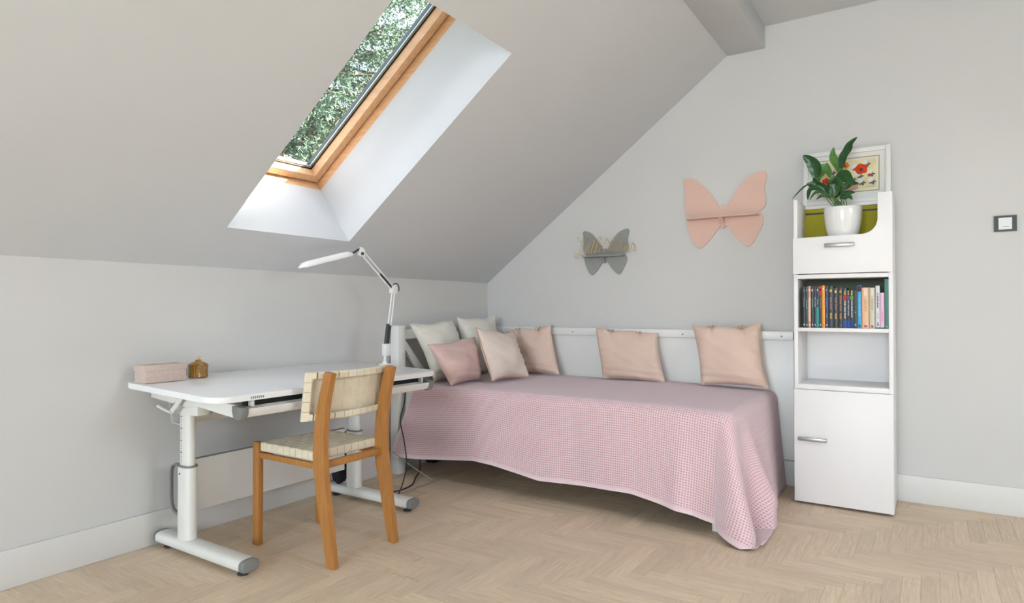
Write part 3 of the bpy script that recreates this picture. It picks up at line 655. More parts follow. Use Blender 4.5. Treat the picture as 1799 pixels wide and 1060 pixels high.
hu = np.array([1, .45, 0, .45])[iu][:, None]; hv = np.array([1, .45, 0, .45])[iv][None, :]
WD = .0062
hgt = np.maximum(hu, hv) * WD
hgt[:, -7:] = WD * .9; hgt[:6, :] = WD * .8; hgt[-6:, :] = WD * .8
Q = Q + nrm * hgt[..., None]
pit_shade = np.clip(hgt / WD, 0, 1)  # relief height, drives the pit shading put into the colour
idx = np.arange(nU * nV).reshape(nU, nV)
quads = np.stack([idx[:-1, :-1], idx[1:, :-1], idx[1:, 1:], idx[:-1, 1:]], 2).reshape(-1, 4)
me = bpy.data.meshes.new('bedspread'); org = np.array([1.2, -.6, BZT])
me.vertices.add(nU * nV); me.vertices.foreach_set('co', (Q.reshape(-1, 3) - org).astype(np.float32).ravel())
me.loops.add(len(quads) * 4); me.loops.foreach_set('vertex_index', quads.astype(np.int32).ravel())
me.polygons.add(len(quads)); me.polygons.foreach_set('loop_start', np.arange(0, len(quads) * 4, 4, dtype=np.int32))
me.polygons.foreach_set('use_smooth', np.ones(len(quads), dtype=bool)); me.update(calc_edges=True); me.validate()
me.attributes.new('pit_shade', 'FLOAT', 'POINT').data.foreach_set('value', pit_shade.astype(np.float32).ravel())
PINK = mat('pink_waffle_cotton', (230, 192, 197), .92, .1, var=.03, vscale=5, bump=.15, bscale=500, sheen=.25)
# shade painted by relief height: pits deeper rose, ribs pale pink
_t = PINK.node_tree; _b = _t.nodes['Principled BSDF']; _at = _t.nodes.new('ShaderNodeAttribute'); _at.attribute_name = 'pit_shade'
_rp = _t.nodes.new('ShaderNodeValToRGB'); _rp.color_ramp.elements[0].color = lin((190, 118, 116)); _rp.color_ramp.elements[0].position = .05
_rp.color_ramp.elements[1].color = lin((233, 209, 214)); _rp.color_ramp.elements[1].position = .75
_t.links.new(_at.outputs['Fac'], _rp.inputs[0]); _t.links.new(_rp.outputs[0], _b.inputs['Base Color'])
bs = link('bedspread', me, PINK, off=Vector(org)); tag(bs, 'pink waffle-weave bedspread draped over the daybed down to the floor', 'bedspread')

# ------------------------------------------------------------------ cushions
def cushion(name, c, T, m, label, group=None, seed=0, pinch=.16, ties=None, piping=None, wr=.005):
    """c: corner points bottom-left, bottom-right, top-right, top-left as seen from the front"""
    g = np.random.default_rng(seed); c = [np.array(p, float) for p in c]; n = 37
    u = np.linspace(-1, 1, n); U, W_ = np.meshgrid(u, u, indexing='ij')
    U2 = U * (1 - pinch * .55 * (1 - W_ ** 2) * np.abs(U) ** 2); W2 = W_ * (1 - pinch * .55 * (1 - U ** 2) * np.abs(W_) ** 2)
    s = (U2 + 1) / 2; t = (W2 + 1) / 2
    B = ((1 - s) * (1 - t))[..., None] * c[0] + (s * (1 - t))[..., None] * c[1] + (s * t)[..., None] * c[2] + ((1 - s) * t)[..., None] * c[3]
    nn = np.cross(c[1] - c[0], c[3] - c[0]); nn /= np.linalg.norm(nn)
    if ties is not None:
        for tt in ties: B[..., 2] -= .016 * np.exp(-((s - tt) / .07) ** 2) * t ** 6
    B = B + (nn * .010)[None, None] * (np.sin(U * 3.1 + seed) * np.sin(W_ * 2.7 + 2 * seed))[..., None] + np.array([0, 0, .005]) * (np.sin(U * 6 + 3 * seed) * np.abs(W_) ** 3 * (W_ > 0))[..., None]
    prof = np.clip((1 - U ** 2), 0, 1) ** .46 * np.clip((1 - W_ ** 2), 0, 1) ** .46
    ph = g.uniform(0, 6, 8)
    def noise(k): return wr * (np.sin(U * 5.1 + W_ * 3 + ph[0] + k) * np.sin(W_ * 4.3 - U * 2 + ph[1]) + .6 * np.sin(U * 9 + ph[2] + W_ * 5 + k) * np.sin(W_ * 7 + ph[3])) * (prof > .02)
    ed = np.minimum(1 - np.abs(U), 1 - np.abs(W_)); rad = np.exp(-(ed / .22) ** 2) * .0028 * np.sin((U * 13 + ph[4]) * (np.abs(W_) > np.abs(U)) + (W_ * 13 + ph[5]) * (np.abs(W_) <= np.abs(U)))
    crease = np.zeros_like(U)
    for tt in (ties or ()):
        for dx in (-.05, 0, .05): crease -= .009 * np.exp(-((s - tt - dx * (1 - t) * 3) / .016) ** 2) * np.exp(-((1 - t) / .20) ** 2)
    crease += .004 * np.sin(W_ * 21 + U * 2 + seed) * np.exp(-((W_ + .72) / .16) ** 2) + .003 * np.sin(W_ * 26 + U * 5 + seed) * np.exp(-((np.abs(U) - .85) / .12) ** 2)
    fr = B + nn * (crease * np.clip(prof * 2, 0, 1))[..., None] + nn * (T * .55 * prof + noise(0) * prof + rad)[..., None]; bk = B - nn * (T * .45 * prof + noise(1) * prof * .5)[..., None]
    org_ = Vector(((c[0] + c[1]) / 2).tolist())
    root = thing(name, org_, label, 'cushion', group)
    mb = MB(); V0 = [[mb.bm.verts.new(p) for p in r] for r in fr]; V1 = [[(V0[i][j] if i in (0, n - 1) or j in (0, n - 1) else mb.bm.verts.new(bk[i][j])) for j in range(n)] for i in range(n)]
    for VV in (V0, V1):
        for i in range(n - 1):
            for j in range(n - 1): mb.bm.faces.new((VV[i][j], VV[i + 1][j], VV[i + 1][j + 1], VV[i][j + 1]))
    mb.build('cover', m, root, sharp=80)
    edge = [B[i][0] for i in range(n)] + [B[n - 1][j] for j in range(1, n)] + [B[i][n - 1] for i in range(n - 2, -1, -1)] + [B[0][j] for j in range(n - 2, 0, -1)]
    MB().tube([tuple(p) for p in edge], .0022 if not piping else .0035, 6, closed=True).build('piping', piping or m, root)
    if ties:
        for tt in ties:
            p = (1 - tt) * c[3] + tt * c[2] + np.array([0, 0, -.022])
            mb = MB()
            for a in (-1, 1):
                mb.tube(spline([p, p + np.array([a * .010, -.012, .012]), p + np.array([a * .022, -.014, .010]), p + np.array([a * .014, -.013, -.004]), p], 4), .0028, 6)
                mb.tube(spline([p, p + np.array([a * .006, -.016, -.010]), p + np.array([a * .012, -.02, -.034])], 4), .0025, 6)
            mb.tube(spline([p + np.array([0, -.004, 0]), p + np.array([0, .008, .016]), p + np.array([0, .03, .014])], 4), .0025, 6)
            mb.build('tie', PIPE, root)
    return root
PEACH = mat('peach_cotton', (230, 203, 187), .92, .1, var=.03, vscale=6, bump=.25, bscale=380, sheen=.2)
BLUSH = mat('blush_cotton', (220, 188, 182), .92, .1, var=.04, vscale=6, bump=.25, bscale=380, sheen=.2)
PALE = mat('pale_pink_linen', (233, 216, 206), .92, .1, var=.03, vscale=6, bump=.35, bscale=300, sheen=.2)
CREAM = mat('cream_cotton', (231, 228, 217), .92, .1, var=.03, vscale=6, bump=.25, bscale=380, sheen=.2)
PIPE = mat('tan_piping', (206, 168, 140), .9, .1)
zb = BZT + .017
def rail_c(bl, br, tr_, tl, hb=0): return [tuple(at(*bl, 1, -.185)[:2]) + (zb + hb,), tuple(at(*br, 1, -.185)[:2]) + (zb + hb,), tuple(at(*tr_, 1, -.108)), tuple(at(*tl, 1, -.108))]
RG = 'tie-on cushions along the back rail'
cushion('cushion', rail_c((915, 655), (983, 660), (968, 572), (888, 577)), .10, PEACH, 'peach tie-on cushion on the back rail partly behind the pale pink cushion', RG, 1, ties=(.30, .74))
cushion('cushion', rail_c((1058, 666), (1167, 674), (1154, 584), (1046, 576)), .11, PEACH, 'peach tie-on cushion at the middle of the back rail', RG, 2, pinch=.08, ties=(.27, .72))
cushion('cushion', rail_c((1232, 678), (1351, 688), (1336, 570), (1216, 571), -.003), .13, PEACH, 'peach tie-on cushion on the back rail next to the white cabinet', RG, 3, pinch=.12, ties=(.30, .74))
cushion('cushion', [(.290, -1.00, zb - .002), (.260, -.60, zb), (.165, -.655, 1.005), (.165, -1.10, .985)], .14, CREAM, 'cream square cushion against the headboard next to the desk lamp', 'cream cushions against the headboard', 4)
cushion('cushion', [(.245, -.555, zb), (.240, -.14, zb), (.170, -.145, 1.025), (.170, -.62, 1.022)], .13, CREAM, 'cream square cushion in the corner between headboard and back rail', 'cream cushions against the headboard', 5)
cushion('cushion', [(.485, -1.080, zb - .006), (.455, -.70, zb), (.345, -.650, .888), (.345, -1.145, .855)], .13, BLUSH, 'blush pink cushion leaning on the cream cushion at the headboard', None, 6, pinch=.18)
cushion('cushion', [(.595, -.800, zb), (.660, -.435, zb), (.425, -.27, .910), (.425, -.745, .948)], .13, PALE, 'pale pink linen cushion with tan piping in front of the others', None, 7, pinch=.20, piping=PIPE, wr=.006)

# ------------------------------------------------------------------ cabinet
CX0, CX1, CYF, CZT = 2.355, 2.834, -.372, 1.692
cb_ = thing('tall_cabinet', ((CX0 + CX1) / 2, -.19, 0), 'tall narrow white cabinet with open shelves beside the daybed', 'cabinet')
YB = -.016; t_ = .020; FY = CYF + .018
MB().box(CX0, CX0 + t_, FY, YB, .012, CZT, .0012).build('side_panel', CABW, cb_)
MB().box(CX1 - t_, CX1, FY, YB, .012, CZT, .0012).build('side_panel', CABW, cb_)
MB().box(CX0 + t_, CX1 - t_, FY + .001, YB, .012, .032).build('bottom_board', CABW, cb_)
MB().box(CX0 + .02, CX1 - .02, FY + .03, YB - .02, 0, .012).build('plinth', DGREY, cb_)
MB().box(CX0 + t_, CX1 - t_, FY - .012, YB - .012, .636, .664, .001).build('shelf', CABW, cb_)
MB().box(CX0 + t_, CX1 - t_, FY - .004, YB - .012, .955, .975, .001).build('shelf', CABW, cb_)
MB().box(CX0 + t_, CX1 - t_, FY - .012, YB - .012, 1.248, 1.270, .001).build('shelf', CABW, cb_)
MB().box(CX0 + t_, CX1 - t_, FY, YB - .012, 1.440, 1.456, .001).build('shelf', CABW, cb_)
OLIVE = mat('mustard_green_board', (172, 162, 20), .6, .3, var=.04, vscale=5)
GOL = mat('grey_olive_board', (118, 122, 104), .7, .25, var=.03)
MB().box(CX0 + t_, CX1 - t_, YB - .010, YB, .032, .955).build('back_panel', CABW, cb_)
tag(MB().box(CX0 + t_, CX1 - t_, YB - .010, YB, .975, 1.248).build('back_panel', GOL, cb_), 'grey-olive back panel behind the books')
tag(MB().box(CX0 + t_, CX1 - t_, YB - .062, YB - .052, 1.456, 1.638).build('back_panel', OLIVE, cb_), 'mustard green back panel behind the plant pot')
MB().box(CX0 + t_, CX1 - t_, YB - .05, YB - .04, 1.456, 1.652).build('dark_backing', BLACK, cb_)  # black sheet behind the slot above the mustard panel, so it reads dark
MB().box(CX0 + t_, CX1 - t_, YB - .052, YB - .051, 1.650, 1.672).build('back_strip', OLIVE, cb_)
MB().box(CX0 + t_, CX1 - t_, YB - .066, YB, 1.672, CZT, .001).build('top_ledge', CABW, cb_)
dr = MB().box(CX0 + .001, CX1 - .001, CYF, FY - .001, .014, .634, .0015).build('door', CABW, cb_)
# drawer-like front with the swooping cut-out
x0, x1, z0, z1 = CX0 - .001, CX1, 1.274, CZT
cut = [(x0, z0), (x1, z0), (x1, z1), (2.767, z1), (2.767, 1.550)]
for k in range(1, 9): a = (PI / 2) * k / 8; cut.append((2.767 - .072 * (1 - math.cos(a)), 1.550 - .072 * math.sin(a)))
cut += [(2.60, 1.478), (x0, 1.474)]
df = MB().prism(cut, 1, CYF, FY - .001, .0015).build('drawer_front', CABW, cb_)
def handle(xa, xb, z, parent):
    mb = MB(); mb.box(xa, xb, CYF - .028, CYF - .018, z - .010, z + .010, .003)
    for x in (xa + .012, xb - .012): mb.box(x - .006, x + .006, CYF - .0185, CYF - .0002, z - .007, z + .007, .001)
    mb.build('handle', STEEL, parent)
handle(2.378, 2.523, .364, dr); handle(2.515, 2.660, 1.425, df)

# ------------------------------------------------------------------ books on the upper shelf
BKY = -.335
def bz(zx): return float(at(1400 + zx / 9.635, 530, 1, BKY)[0])
def bh(zy, zx=600): return float(at(1400 + zx / 9.635, 480 + zy / 9.635, 1, BKY)[2])
books = [  # x0, x1, top, colour, label, bands [(z fraction from, to, colour)]
 (97, 142, 205, (28, 28, 30), 'thin black paperback with a dull gold dot on its spine, first in the row', [(.88, .93, (150, 130, 70)), (.50, .72, (130, 130, 130)), (.05, .09, (190, 190, 190))]),
 (143, 189, 205, (30, 44, 58), 'thin blue-black paperback beside the copper one', [(.88, .93, (110, 140, 160)), (.45, .68, (120, 160, 190)), (.3, .42, (50, 110, 140)), (.05, .09, (190, 190, 190))]),
 (190, 234, 198, (214, 152, 118), 'copper coloured paperback between dark ones', [(.88, .93, (235, 225, 210)), (.15, .72, (232, 190, 160)), (.05, .09, (240, 225, 210))]),
 (235, 284, 205, (24, 44, 32), 'dark green paperback beside the copper one', [(.88, .93, (200, 200, 200)), (.48, .70, (120, 160, 120)), (.05, .09, (200, 200, 200))]),
 (285, 327, 203, (34, 32, 62), 'indigo and purple paperback with a pale spine patch', [(.86, .94, (110, 60, 110)), (.50, .74, (170, 180, 220)), (.05, .09, (190, 200, 220))]),
 (328, 374, 203, (20, 40, 48), 'black paperback with a teal lower spine', [(.88, .93, (210, 210, 210)), (.02, .50, (46, 158, 158)), (.55, .70, (130, 170, 170))]),
 (375, 421, 200, (40, 24, 20), 'black paperback with a red spine top', [(.78, .99, (206, 56, 24)), (.88, .93, (240, 240, 235)), (.48, .72, (150, 110, 90)), (.05, .09, (210, 200, 200))]),
 (422, 473, 193, (240, 158, 12), 'bright orange paperback beside the navy blue one', [(.89, .95, (230, 225, 225)), (.05, .08, (190, 110, 20))]),
 (474, 528, 203, (22, 42, 88), 'navy blue paperback beside the orange one', [(.88, .93, (130, 140, 170)), (.48, .72, (70, 120, 190)), (.24, .34, (90, 130, 180)), (.05, .09, (200, 190, 200))]),
 (531, 613, 205, (20, 26, 34), 'thick black volume with a yellow emblem beside the navy book', [(.86, .92, (226, 186, 50)), (.44, .74, (150, 112, 106)), (.22, .37, (214, 176, 70)), (.04, .10, (84, 84, 80))]),
 (617, 694, 232, (18, 26, 34), 'black volume with a pale yellow emblem in the middle of its set of three', [(.87, .93, (236, 206, 90)), (.46, .76, (160, 116, 108)), (.22, .37, (214, 176, 80)), (.04, .10, (84, 80, 78))]),
 (698, 772, 232, (20, 24, 32), 'black volume with an orange emblem, last of its set of three', [(.87, .93, (206, 140, 60)), (.42, .80, (170, 120, 90)), (.22, .37, (200, 142, 84)), (.04, .10, (104, 92, 82))]),
 (776, 843, 240, (26, 28, 40), 'comic paperback with a red spine patch', [(.82, .93, (228, 200, 40)), (.70, .80, (206, 32, 28)), (.24, .68, (214, 212, 210)), (.02, .19, (38, 84, 168))]),
 (847, 892, 272, (26, 28, 40), 'comic paperback with a purple spine patch', [(.86, .98, (224, 200, 50)), (.74, .84, (112, 76, 150)), (.32, .72, (206, 204, 206)), (.02, .2, (38, 80, 160))]),
 (896, 958, 276, (22, 26, 38), 'comic paperback with a green spine patch', [(.86, .98, (222, 206, 50)), (.74, .84, (100, 150, 48)), (.28, .72, (200, 204, 204)), (.02, .2, (30, 60, 140))]),
 (962, 1018, 282, (24, 52, 42), 'slim dark green book beside the light blue one', [(.40, .44, (150, 130, 80)), (.06, .12, (150, 160, 150))]),
 (1024, 1094, 206, (52, 156, 208), 'light blue book with a dark patterned spine top', [(.86, .99, (62, 40, 60)), (.28, .78, (130, 196, 226)), (.02, .09, (40, 60, 130))]),
 (1099, 1222, 240, (226, 182, 140), 'thick peach book beside the light blue one', [(.80, .97, (236, 228, 220)), (.42, .70, (206, 160, 118)), (.03, .08, (190, 80, 100))]),
 (1227, 1322, 243, (204, 196, 174), 'thick beige book beside the peach one', [(.80, .97, (226, 224, 216)), (.45, .72, (172, 164, 144)), (.02, .08, (180, 80, 110))]),
 (1330, 1404, 232, (222, 216, 220), 'white book with dark lettering on its spine', [(.46, .82, (110, 74, 84)), (.2, .36, (170, 180, 200)), (.03, .12, (54, 64, 96))]),
 (1408, 1478, 350, (226, 184, 210), 'short pink book beside the white one', [(.18, .44, (236, 140, 186))]),
 (1484, 1542, 98, (52, 130, 112), 'tall teal book standing against the cabinet side', [(.03, .06, (130, 170, 120))]),
]
SHZ = .9755
for (xa, xb, top, c, label, bands) in books:
    X0, X1 = bz(xa) + .0004, bz(xb) - .0002; dz = bh(top) - bh(915); hgt_ = max(.1, min(dz, .262)); zb0 = SHZ
    if xa in (1330, 1408): zb0 = SHZ + .0068
    if xa == 1484: X1 = CX1 - t_ - .0012
    yk = BKY + random.uniform(-.003, .006); dep = .135 if xa < 960 else .15
    root = thing('book', ((X0 + X1) / 2, yk + dep / 2, zb0), label, 'book', 'books on the upper shelf')
    CV = mat('cover_%d_%d_%d' % c, c, .35, .45, var=.04, vscale=40); wd = X1 - X0; ct_ = min(.0016, wd * .12)
    cp = MB().box(X0, X0 + ct_, yk + .0005, yk + dep, zb0, zb0 + hgt_).box(X1 - ct_, X1, yk + .0005, yk + dep, zb0, zb0 + hgt_)
    cp.prism([(X0, yk + .003), (X0 + wd * .15, yk + .0006), (X0 + wd * .5, yk), (X0 + wd * .85, yk + .0006), (X1, yk + .003), (X1, yk + .0045), (X0, yk + .0045)], 2, zb0, zb0 + hgt_)
    cp.build('cover', CV, root, smooth=False)
    MB().box(X0 + ct_, X1 - ct_, yk + .0046, yk + dep - .003, zb0 + .002, zb0 + hgt_ - .003).build('pages', mat('paper', (232, 224, 204), .9, .1, var=.05, vscale=200, stretch=(1, .01, .01)), root, smooth=False)
    for (f0, f1, bc_) in bands:
        k = (f1 - f0); full = bc_ in ((206, 56, 24), (46, 158, 158), (206, 32, 28), (112, 76, 150), (100, 150, 48), (38, 84, 168), (38, 80, 160), (30, 60, 140), (62, 40, 60), (110, 60, 110), (232, 190, 160))
        MB_ = MB(); PM_ = mat('print_%d_%d_%d' % bc_, bc_, .5, .3)
        if full or k < .08: MB_.box(X0 + wd * (.06 if full else .28), X1 - wd * (.06 if full else .28), yk - .0006, yk + .0012, zb0 + f0 * hgt_, zb0 + f1 * hgt_)
        else:                                   # a column of tiny letter strokes running up the spine
            zc = f0; q = 0
            while zc < f1:
                hgt1 = .012 + .010 * ((q * 7) % 3) / 2; w_ = .30 + .12 * ((q * 5) % 3) / 2
                MB_.box(X0 + wd * (.5 - w_ / 2), X0 + wd * (.5 + w_ / 2), yk - .0006, yk + .0012, zb0 + zc * hgt_, zb0 + min(zc + hgt1, f1) * hgt_); zc += hgt1 + .007 + (.014 if q % 6 == 5 else 0); q += 1
        MB_.build('spine_print', PM_, root, smooth=False)
fb = thing('book', (bz(1400), BKY + .08, SHZ), 'thin teal book lying flat under the white and pink books', 'book', 'books on the upper shelf')
MB().box(bz(1328), bz(1480), BKY - .004, BKY + .15, SHZ, SHZ + .0064, .0008).build('cover', mat('cover_teal_flat', (30, 112, 112), .4), fb)

# ------------------------------------------------------------------ potted plant, picture
PX, PY, PZ = 2.592, -.245, 1.4565
pp = thing('potted_plant', (PX, PY, PZ), 'leafy green plant in a glossy white pot on top of the cabinet', 'plant')
MB().lathe([(0, 0), (.058, 0), (.066, .004), (.074, .022), (.085, .062), (.0925, .110), (.0955, .155), (.0962, .182), (.0948, .1855), (.0915, .184), (.0905, .155), (0, .150)], (PX, PY, PZ), 48).build('pot', mat('glazed_white_ceramic', (238, 237, 235), .12, .55, coat=.5), pp, sharp=60)
MB().lathe([(.0900, .156), (.06, .162), (0, .166)], (PX, PY, PZ), 24).build('soil', mat('potting_soil', (58, 44, 34), .95, .1, var=.4, vscale=60, bump=.8, bscale=80), pp)
LEAF = mat('glossy_dark_leaf', (37, 80, 36), .32, .5, var=.28, vscale=22, bump=.06, bscale=40)
LEAFL = mat('young_leaf', (88, 134, 62), .36, .45, var=.2, vscale=22)
STEMM = mat('leaf_stalk', (92, 132, 66), .5, .4)
leaves = [  # pixel path (in a 9.636x crop of the photo), depth offset of base/tip, max width in metres, material
 ([(310, 700), (325, 560), (250, 430), (108, 320)], 0, -.02, .062, 0), ([(350, 730), (400, 620), (450, 540), (500, 470)], .0, .03, .060, 1), ([(560, 690), (530, 570), (500, 440)], .02, .04, .026, 1),
 ([(745, 650), (690, 500), (615, 350), (622, 185)], .02, .03, .040, 1), ([(752, 540), (780, 380), (860, 240), (905, 130), (1018, 12)], 0, .02, .044, 0), ([(640, 730), (750, 680), (850, 670), (945, 740)], -.04, -.07, .056, 0),
 ([(770, 900), (830, 840), (920, 790), (1050, 800)], -.01, -.02, .030, 0), ([(610, 1010), (650, 860), (690, 690)], -.05, -.06, .046, 0), ([(490, 930), (400, 860), (280, 810), (165, 808)], -.02, -.04, .036, 0),
 ([(460, 920), (340, 880), (230, 910), (185, 1070)], -.05, -.07, .034, 0), ([(300, 830), (170, 830), (60, 910), (-85, 1065)], -.03, -.06, .010, 0), ([(490, 980), (400, 935), (300, 960), (210, 1080)], -.05, -.07, .014, 0),
 ([(520, 1030), (430, 1000), (330, 1070)], -.06, -.085, .016, 0), ([(740, 990), (830, 960), (910, 945), (985, 950)], -.02, -.03, .022, 0), ([(720, 1035), (820, 1025), (890, 1020), (935, 1070)], -.05, -.08, .024, 0),
 ([(560, 1040), (510, 930), (430, 840), (340, 790)], .0, .0, .034, 0), ([(650, 1040), (740, 900), (770, 770)], .01, .03, .034, 0), ([(380, 760), (330, 790), (250, 830), (200, 850)], .0, -.01, .040, 0), ([(560, 800), (620, 740), (700, 760), (760, 860)], -.06, -.09, .036, 0),
 ([(330, 800), (360, 700), (430, 620)], .01, .03, .040, 0), ([(600, 1040), (560, 900), (540, 780)], -.03, -.04, .038, 0), ([(780, 760), (830, 720), (900, 760), (940, 830)], -.05, -.08, .030, 0)]
for k, (pxs, d0, d1, wmax, lm) in enumerate(leaves):
    n_ = len(pxs); P3 = [at(1400 + a / 9.636, 240 + b / 9.636, 1, PY + d0 + (d1 - d0) * i / (n_ - 1)) for i, (a, b) in enumerate(pxs)]
    sp = [np.array(p) for p in spline(P3, 6)]; N_ = len(sp); G = []
    lf_view = np.array([0.25 * math.sin(k * 2.1), -1, .35]); lf_view /= np.linalg.norm(lf_view)
    for i, p in enumerate(sp):
        t = i / (N_ - 1); tg = sp[min(i + 1, N_ - 1)] - sp[max(i - 1, 0)]; tg /= np.linalg.norm(tg) + 1e-9
        sd = np.cross(tg, lf_view); sd /= np.linalg.norm(sd) + 1e-9; nl = np.cross(sd, tg)
        wv = wmax * .68 * max(.02, math.sin(PI * min(1, t * .92 + .06)) ** .8 * (1 - .25 * t)) ; tw = .5 * math.sin(k * 1.7 + t * 2.2)
        sd2 = sd * math.cos(tw) + nl * math.sin(tw); nl2 = np.cross(sd2, tg)
        G.append([tuple(p + sd2 * wv * q + nl2 * wv * (.32 * abs(q) + .05 * math.sin(t * 14 + q * 3))) for q in (-1, -.5, 0, .5, 1)])
    root = MB().grid(G).build('leaf', LEAFL if lm else LEAF, pp, sharp=80)
    b0 = Vector(sp[0].tolist()); foot = Vector((PX + .03 * math.sin(k * 2.4), PY + .03 * math.cos(k * 2.4), PZ + .160)); mid = (b0 + foot) / 2 + Vector((0, 0, .01))
    if (b0 - foot).length > .015: MB().tube(spline([tuple(foot), tuple(mid), tuple(b0)], 4), .0022, 6).build('stalk', STEMM, root)
pf = thing('framed_picture', (2.588, -.045, CZT), 'framed flower painting with poppies and daisies leaning on the wall behind the plant', 'picture')
PX0, PX1, PZ0, PZ1 = 2.362, 2.815, CZT + .0005, 2.014
LM = Matrix.Translation((0, -.058, PZ0)) @ Matrix.Rotation(math.radians(-6.5), 4, 'X')           # leans back against the wall
def pbox(x0, x1, z0, z1, y0, y1, name, m, bev=0, par=None):
    return MB().box(x0, x1, y0, y1, z0 - PZ0, z1 - PZ0, bev, M=LM).build(name, m, par or pf, smooth=bool(bev))
FRW = mat('white_frame_paint', (232, 231, 227), .4, .4)
for (a, b, c_, d) in ((PX0, PX0 + .026, PZ0, PZ1), (PX1 - .026, PX1, PZ0, PZ1), (PX0 + .026, PX1 - .026, PZ0, PZ0 + .026), (PX0 + .026, PX1 - .026, PZ1 - .026, PZ1)): pbox(a, b, c_, d, -.016, .006, 'frame_bar', FRW, .003)
pbox(PX0 + .0262, PX1 - .0262, PZ0 + .0262, PZ1 - .0262, -.004, .004, 'mount', mat('white_mount', (226, 225, 220), .8, .15))
GX0, GX1, GZ0, GZ1 = PX0 + .075, 2.760, PZ0 + .062, 1.962
GOLD = mat('gold_line', (180, 160, 112), .5, .4)
pbox(GX0, GX1, GZ0, GZ1, -.0052, -.0041, 'gold_rule', GOLD); pbox(GX0 + .006, GX1 - .006, GZ0 + .006, GZ1 - .006, -.0060, -.0053, 'inner_mount', mat('white_mount', (226, 225, 220)))
cv = pbox(GX0 + .016, GX1 - .016, GZ0 + .016, GZ1 - .016, -.0066, -.0061, 'painting', mat('pale_yellow_canvas', (226, 216, 170), .6, .3, var=.10, vscale=14))
def blob(px, py, r, m, name, petals=0, d=.0067, sx=1.0):
    c = at(px, py, 1, -.04); xx, zz = float(c[0]), float(c[2]); xx = min(max(xx, GX0 + .02 + r * .9), GX1 - .02 - r * .9); zz = min(max(zz, GZ0 + .02 + r * .6), GZ1 - .02 - r * .9)
    mb = MB(); pts = []; n = 40
    for k in range(n):
        th = 2 * PI * k / n; rad = r * ((.45 + .55 * abs(math.cos(th * petals / 2))) if petals else (1 + .09 * math.sin(5 * th + px)))
        pts.append((xx + sx * rad * math.cos(th), zz - PZ0 + rad * math.sin(th)))
    mb.prism(pts, 1, -d - .0003, -d); bmesh.ops.transform(mb.bm, matrix=LM, verts=mb.bm.verts); mb.build(name, m, cv, smooth=False)
RED = mat('poppy_red', (214, 64, 22), .6, .3, var=.3, vscale=60); DRK = mat('poppy_centre', (70, 34, 20), .6); DAI = mat('daisy_white', (226, 226, 224), .6, var=.08, vscale=60); ORG = mat('poppy_orange', (236, 130, 30), .6, var=.2, vscale=60)
LFG = mat('painted_leaf', (84, 92, 72), .6, var=.3, vscale=60); VAS = mat('painted_vase', (206, 166, 148), .6, var=.12, vscale=30)
blob(1494, 328, .030, VAS, 'painted_vase', sx=1.5)
for k, (a, b) in enumerate(((1478, 306), (1496, 312), (1512, 318), (1528, 302), (1520, 284), (1500, 292), (1470, 316), (1460, 300), (1530, 316), (1508, 306))):
    blob(a + 3, b + 4, .017, LFG, 'painted_leaf', 5, .0067 + .0003 * 1, 1.1)
    blob(a, b, .018, DAI, 'painted_daisy', 12, .0071 + .0001 * k)
for (a, b, r, m_) in ((1513, 297, .031, RED), (1485, 291, .018, ORG), (1452, 320, .020, RED), (1489, 325, .016, ORG), (1528, 308, .009, RED), (1462, 312, .011, ORG)):
    blob(a, b, r, m_, 'painted_poppy', 0, .0085, 1.08)
    if r > .017: blob(a, b + 1, r * .36, DRK, 'poppy_centre', 7, .0089)
sg = MB(); p0 = [(2.700 + .0042 * k, GZ0 + .026 + .004 * math.sin(k * 1.9) - PZ0) for k in range(9)]
sg.tube([(a, -.0072, b) for a, b in p0], .0006, 5); bmesh.ops.transform(sg.bm, matrix=LM, verts=sg.bm.verts); sg.build('signature', DRK, cv)

# ------------------------------------------------------------------ butterfly shelves, wire sign, light switch
outline = [(-.266, .253), (-.254, .27), (-.228, .272), (-.193, .261), (-.148, .228), (-.097, .172), (-.058, .117), (-.029, .061), (-.014, .074), (0, .077), (.016, .069), (.024, .059), (.035, .086), (.073, .15), (.127, .216), (.18, .251), (.232, .268), (.255, .264), (.265, .247), (.26, .212), (.251, .175), (.251, .137), (.259, .093), (.258, .061), (.244, .032), (.214, .016), (.233, -.007), (.243, -.041), (.233, -.083), (.209, -.13), (.178, -.183), (.152, -.202), (.12, -.182), (.078, -.139), (.04, -.092), (.021, -.06), (0, -.076), (-.023, -.062), (-.059, -.108), (-.098, -.156), (-.146, -.199), (-.178, -.186), (-.206, -.144), (-.235, -.073), (-.245, -.027), (-.240, -.003), (-.222, .016), (-.249, .043), (-.258, .09), (-.253, .147), (-.255, .194)]
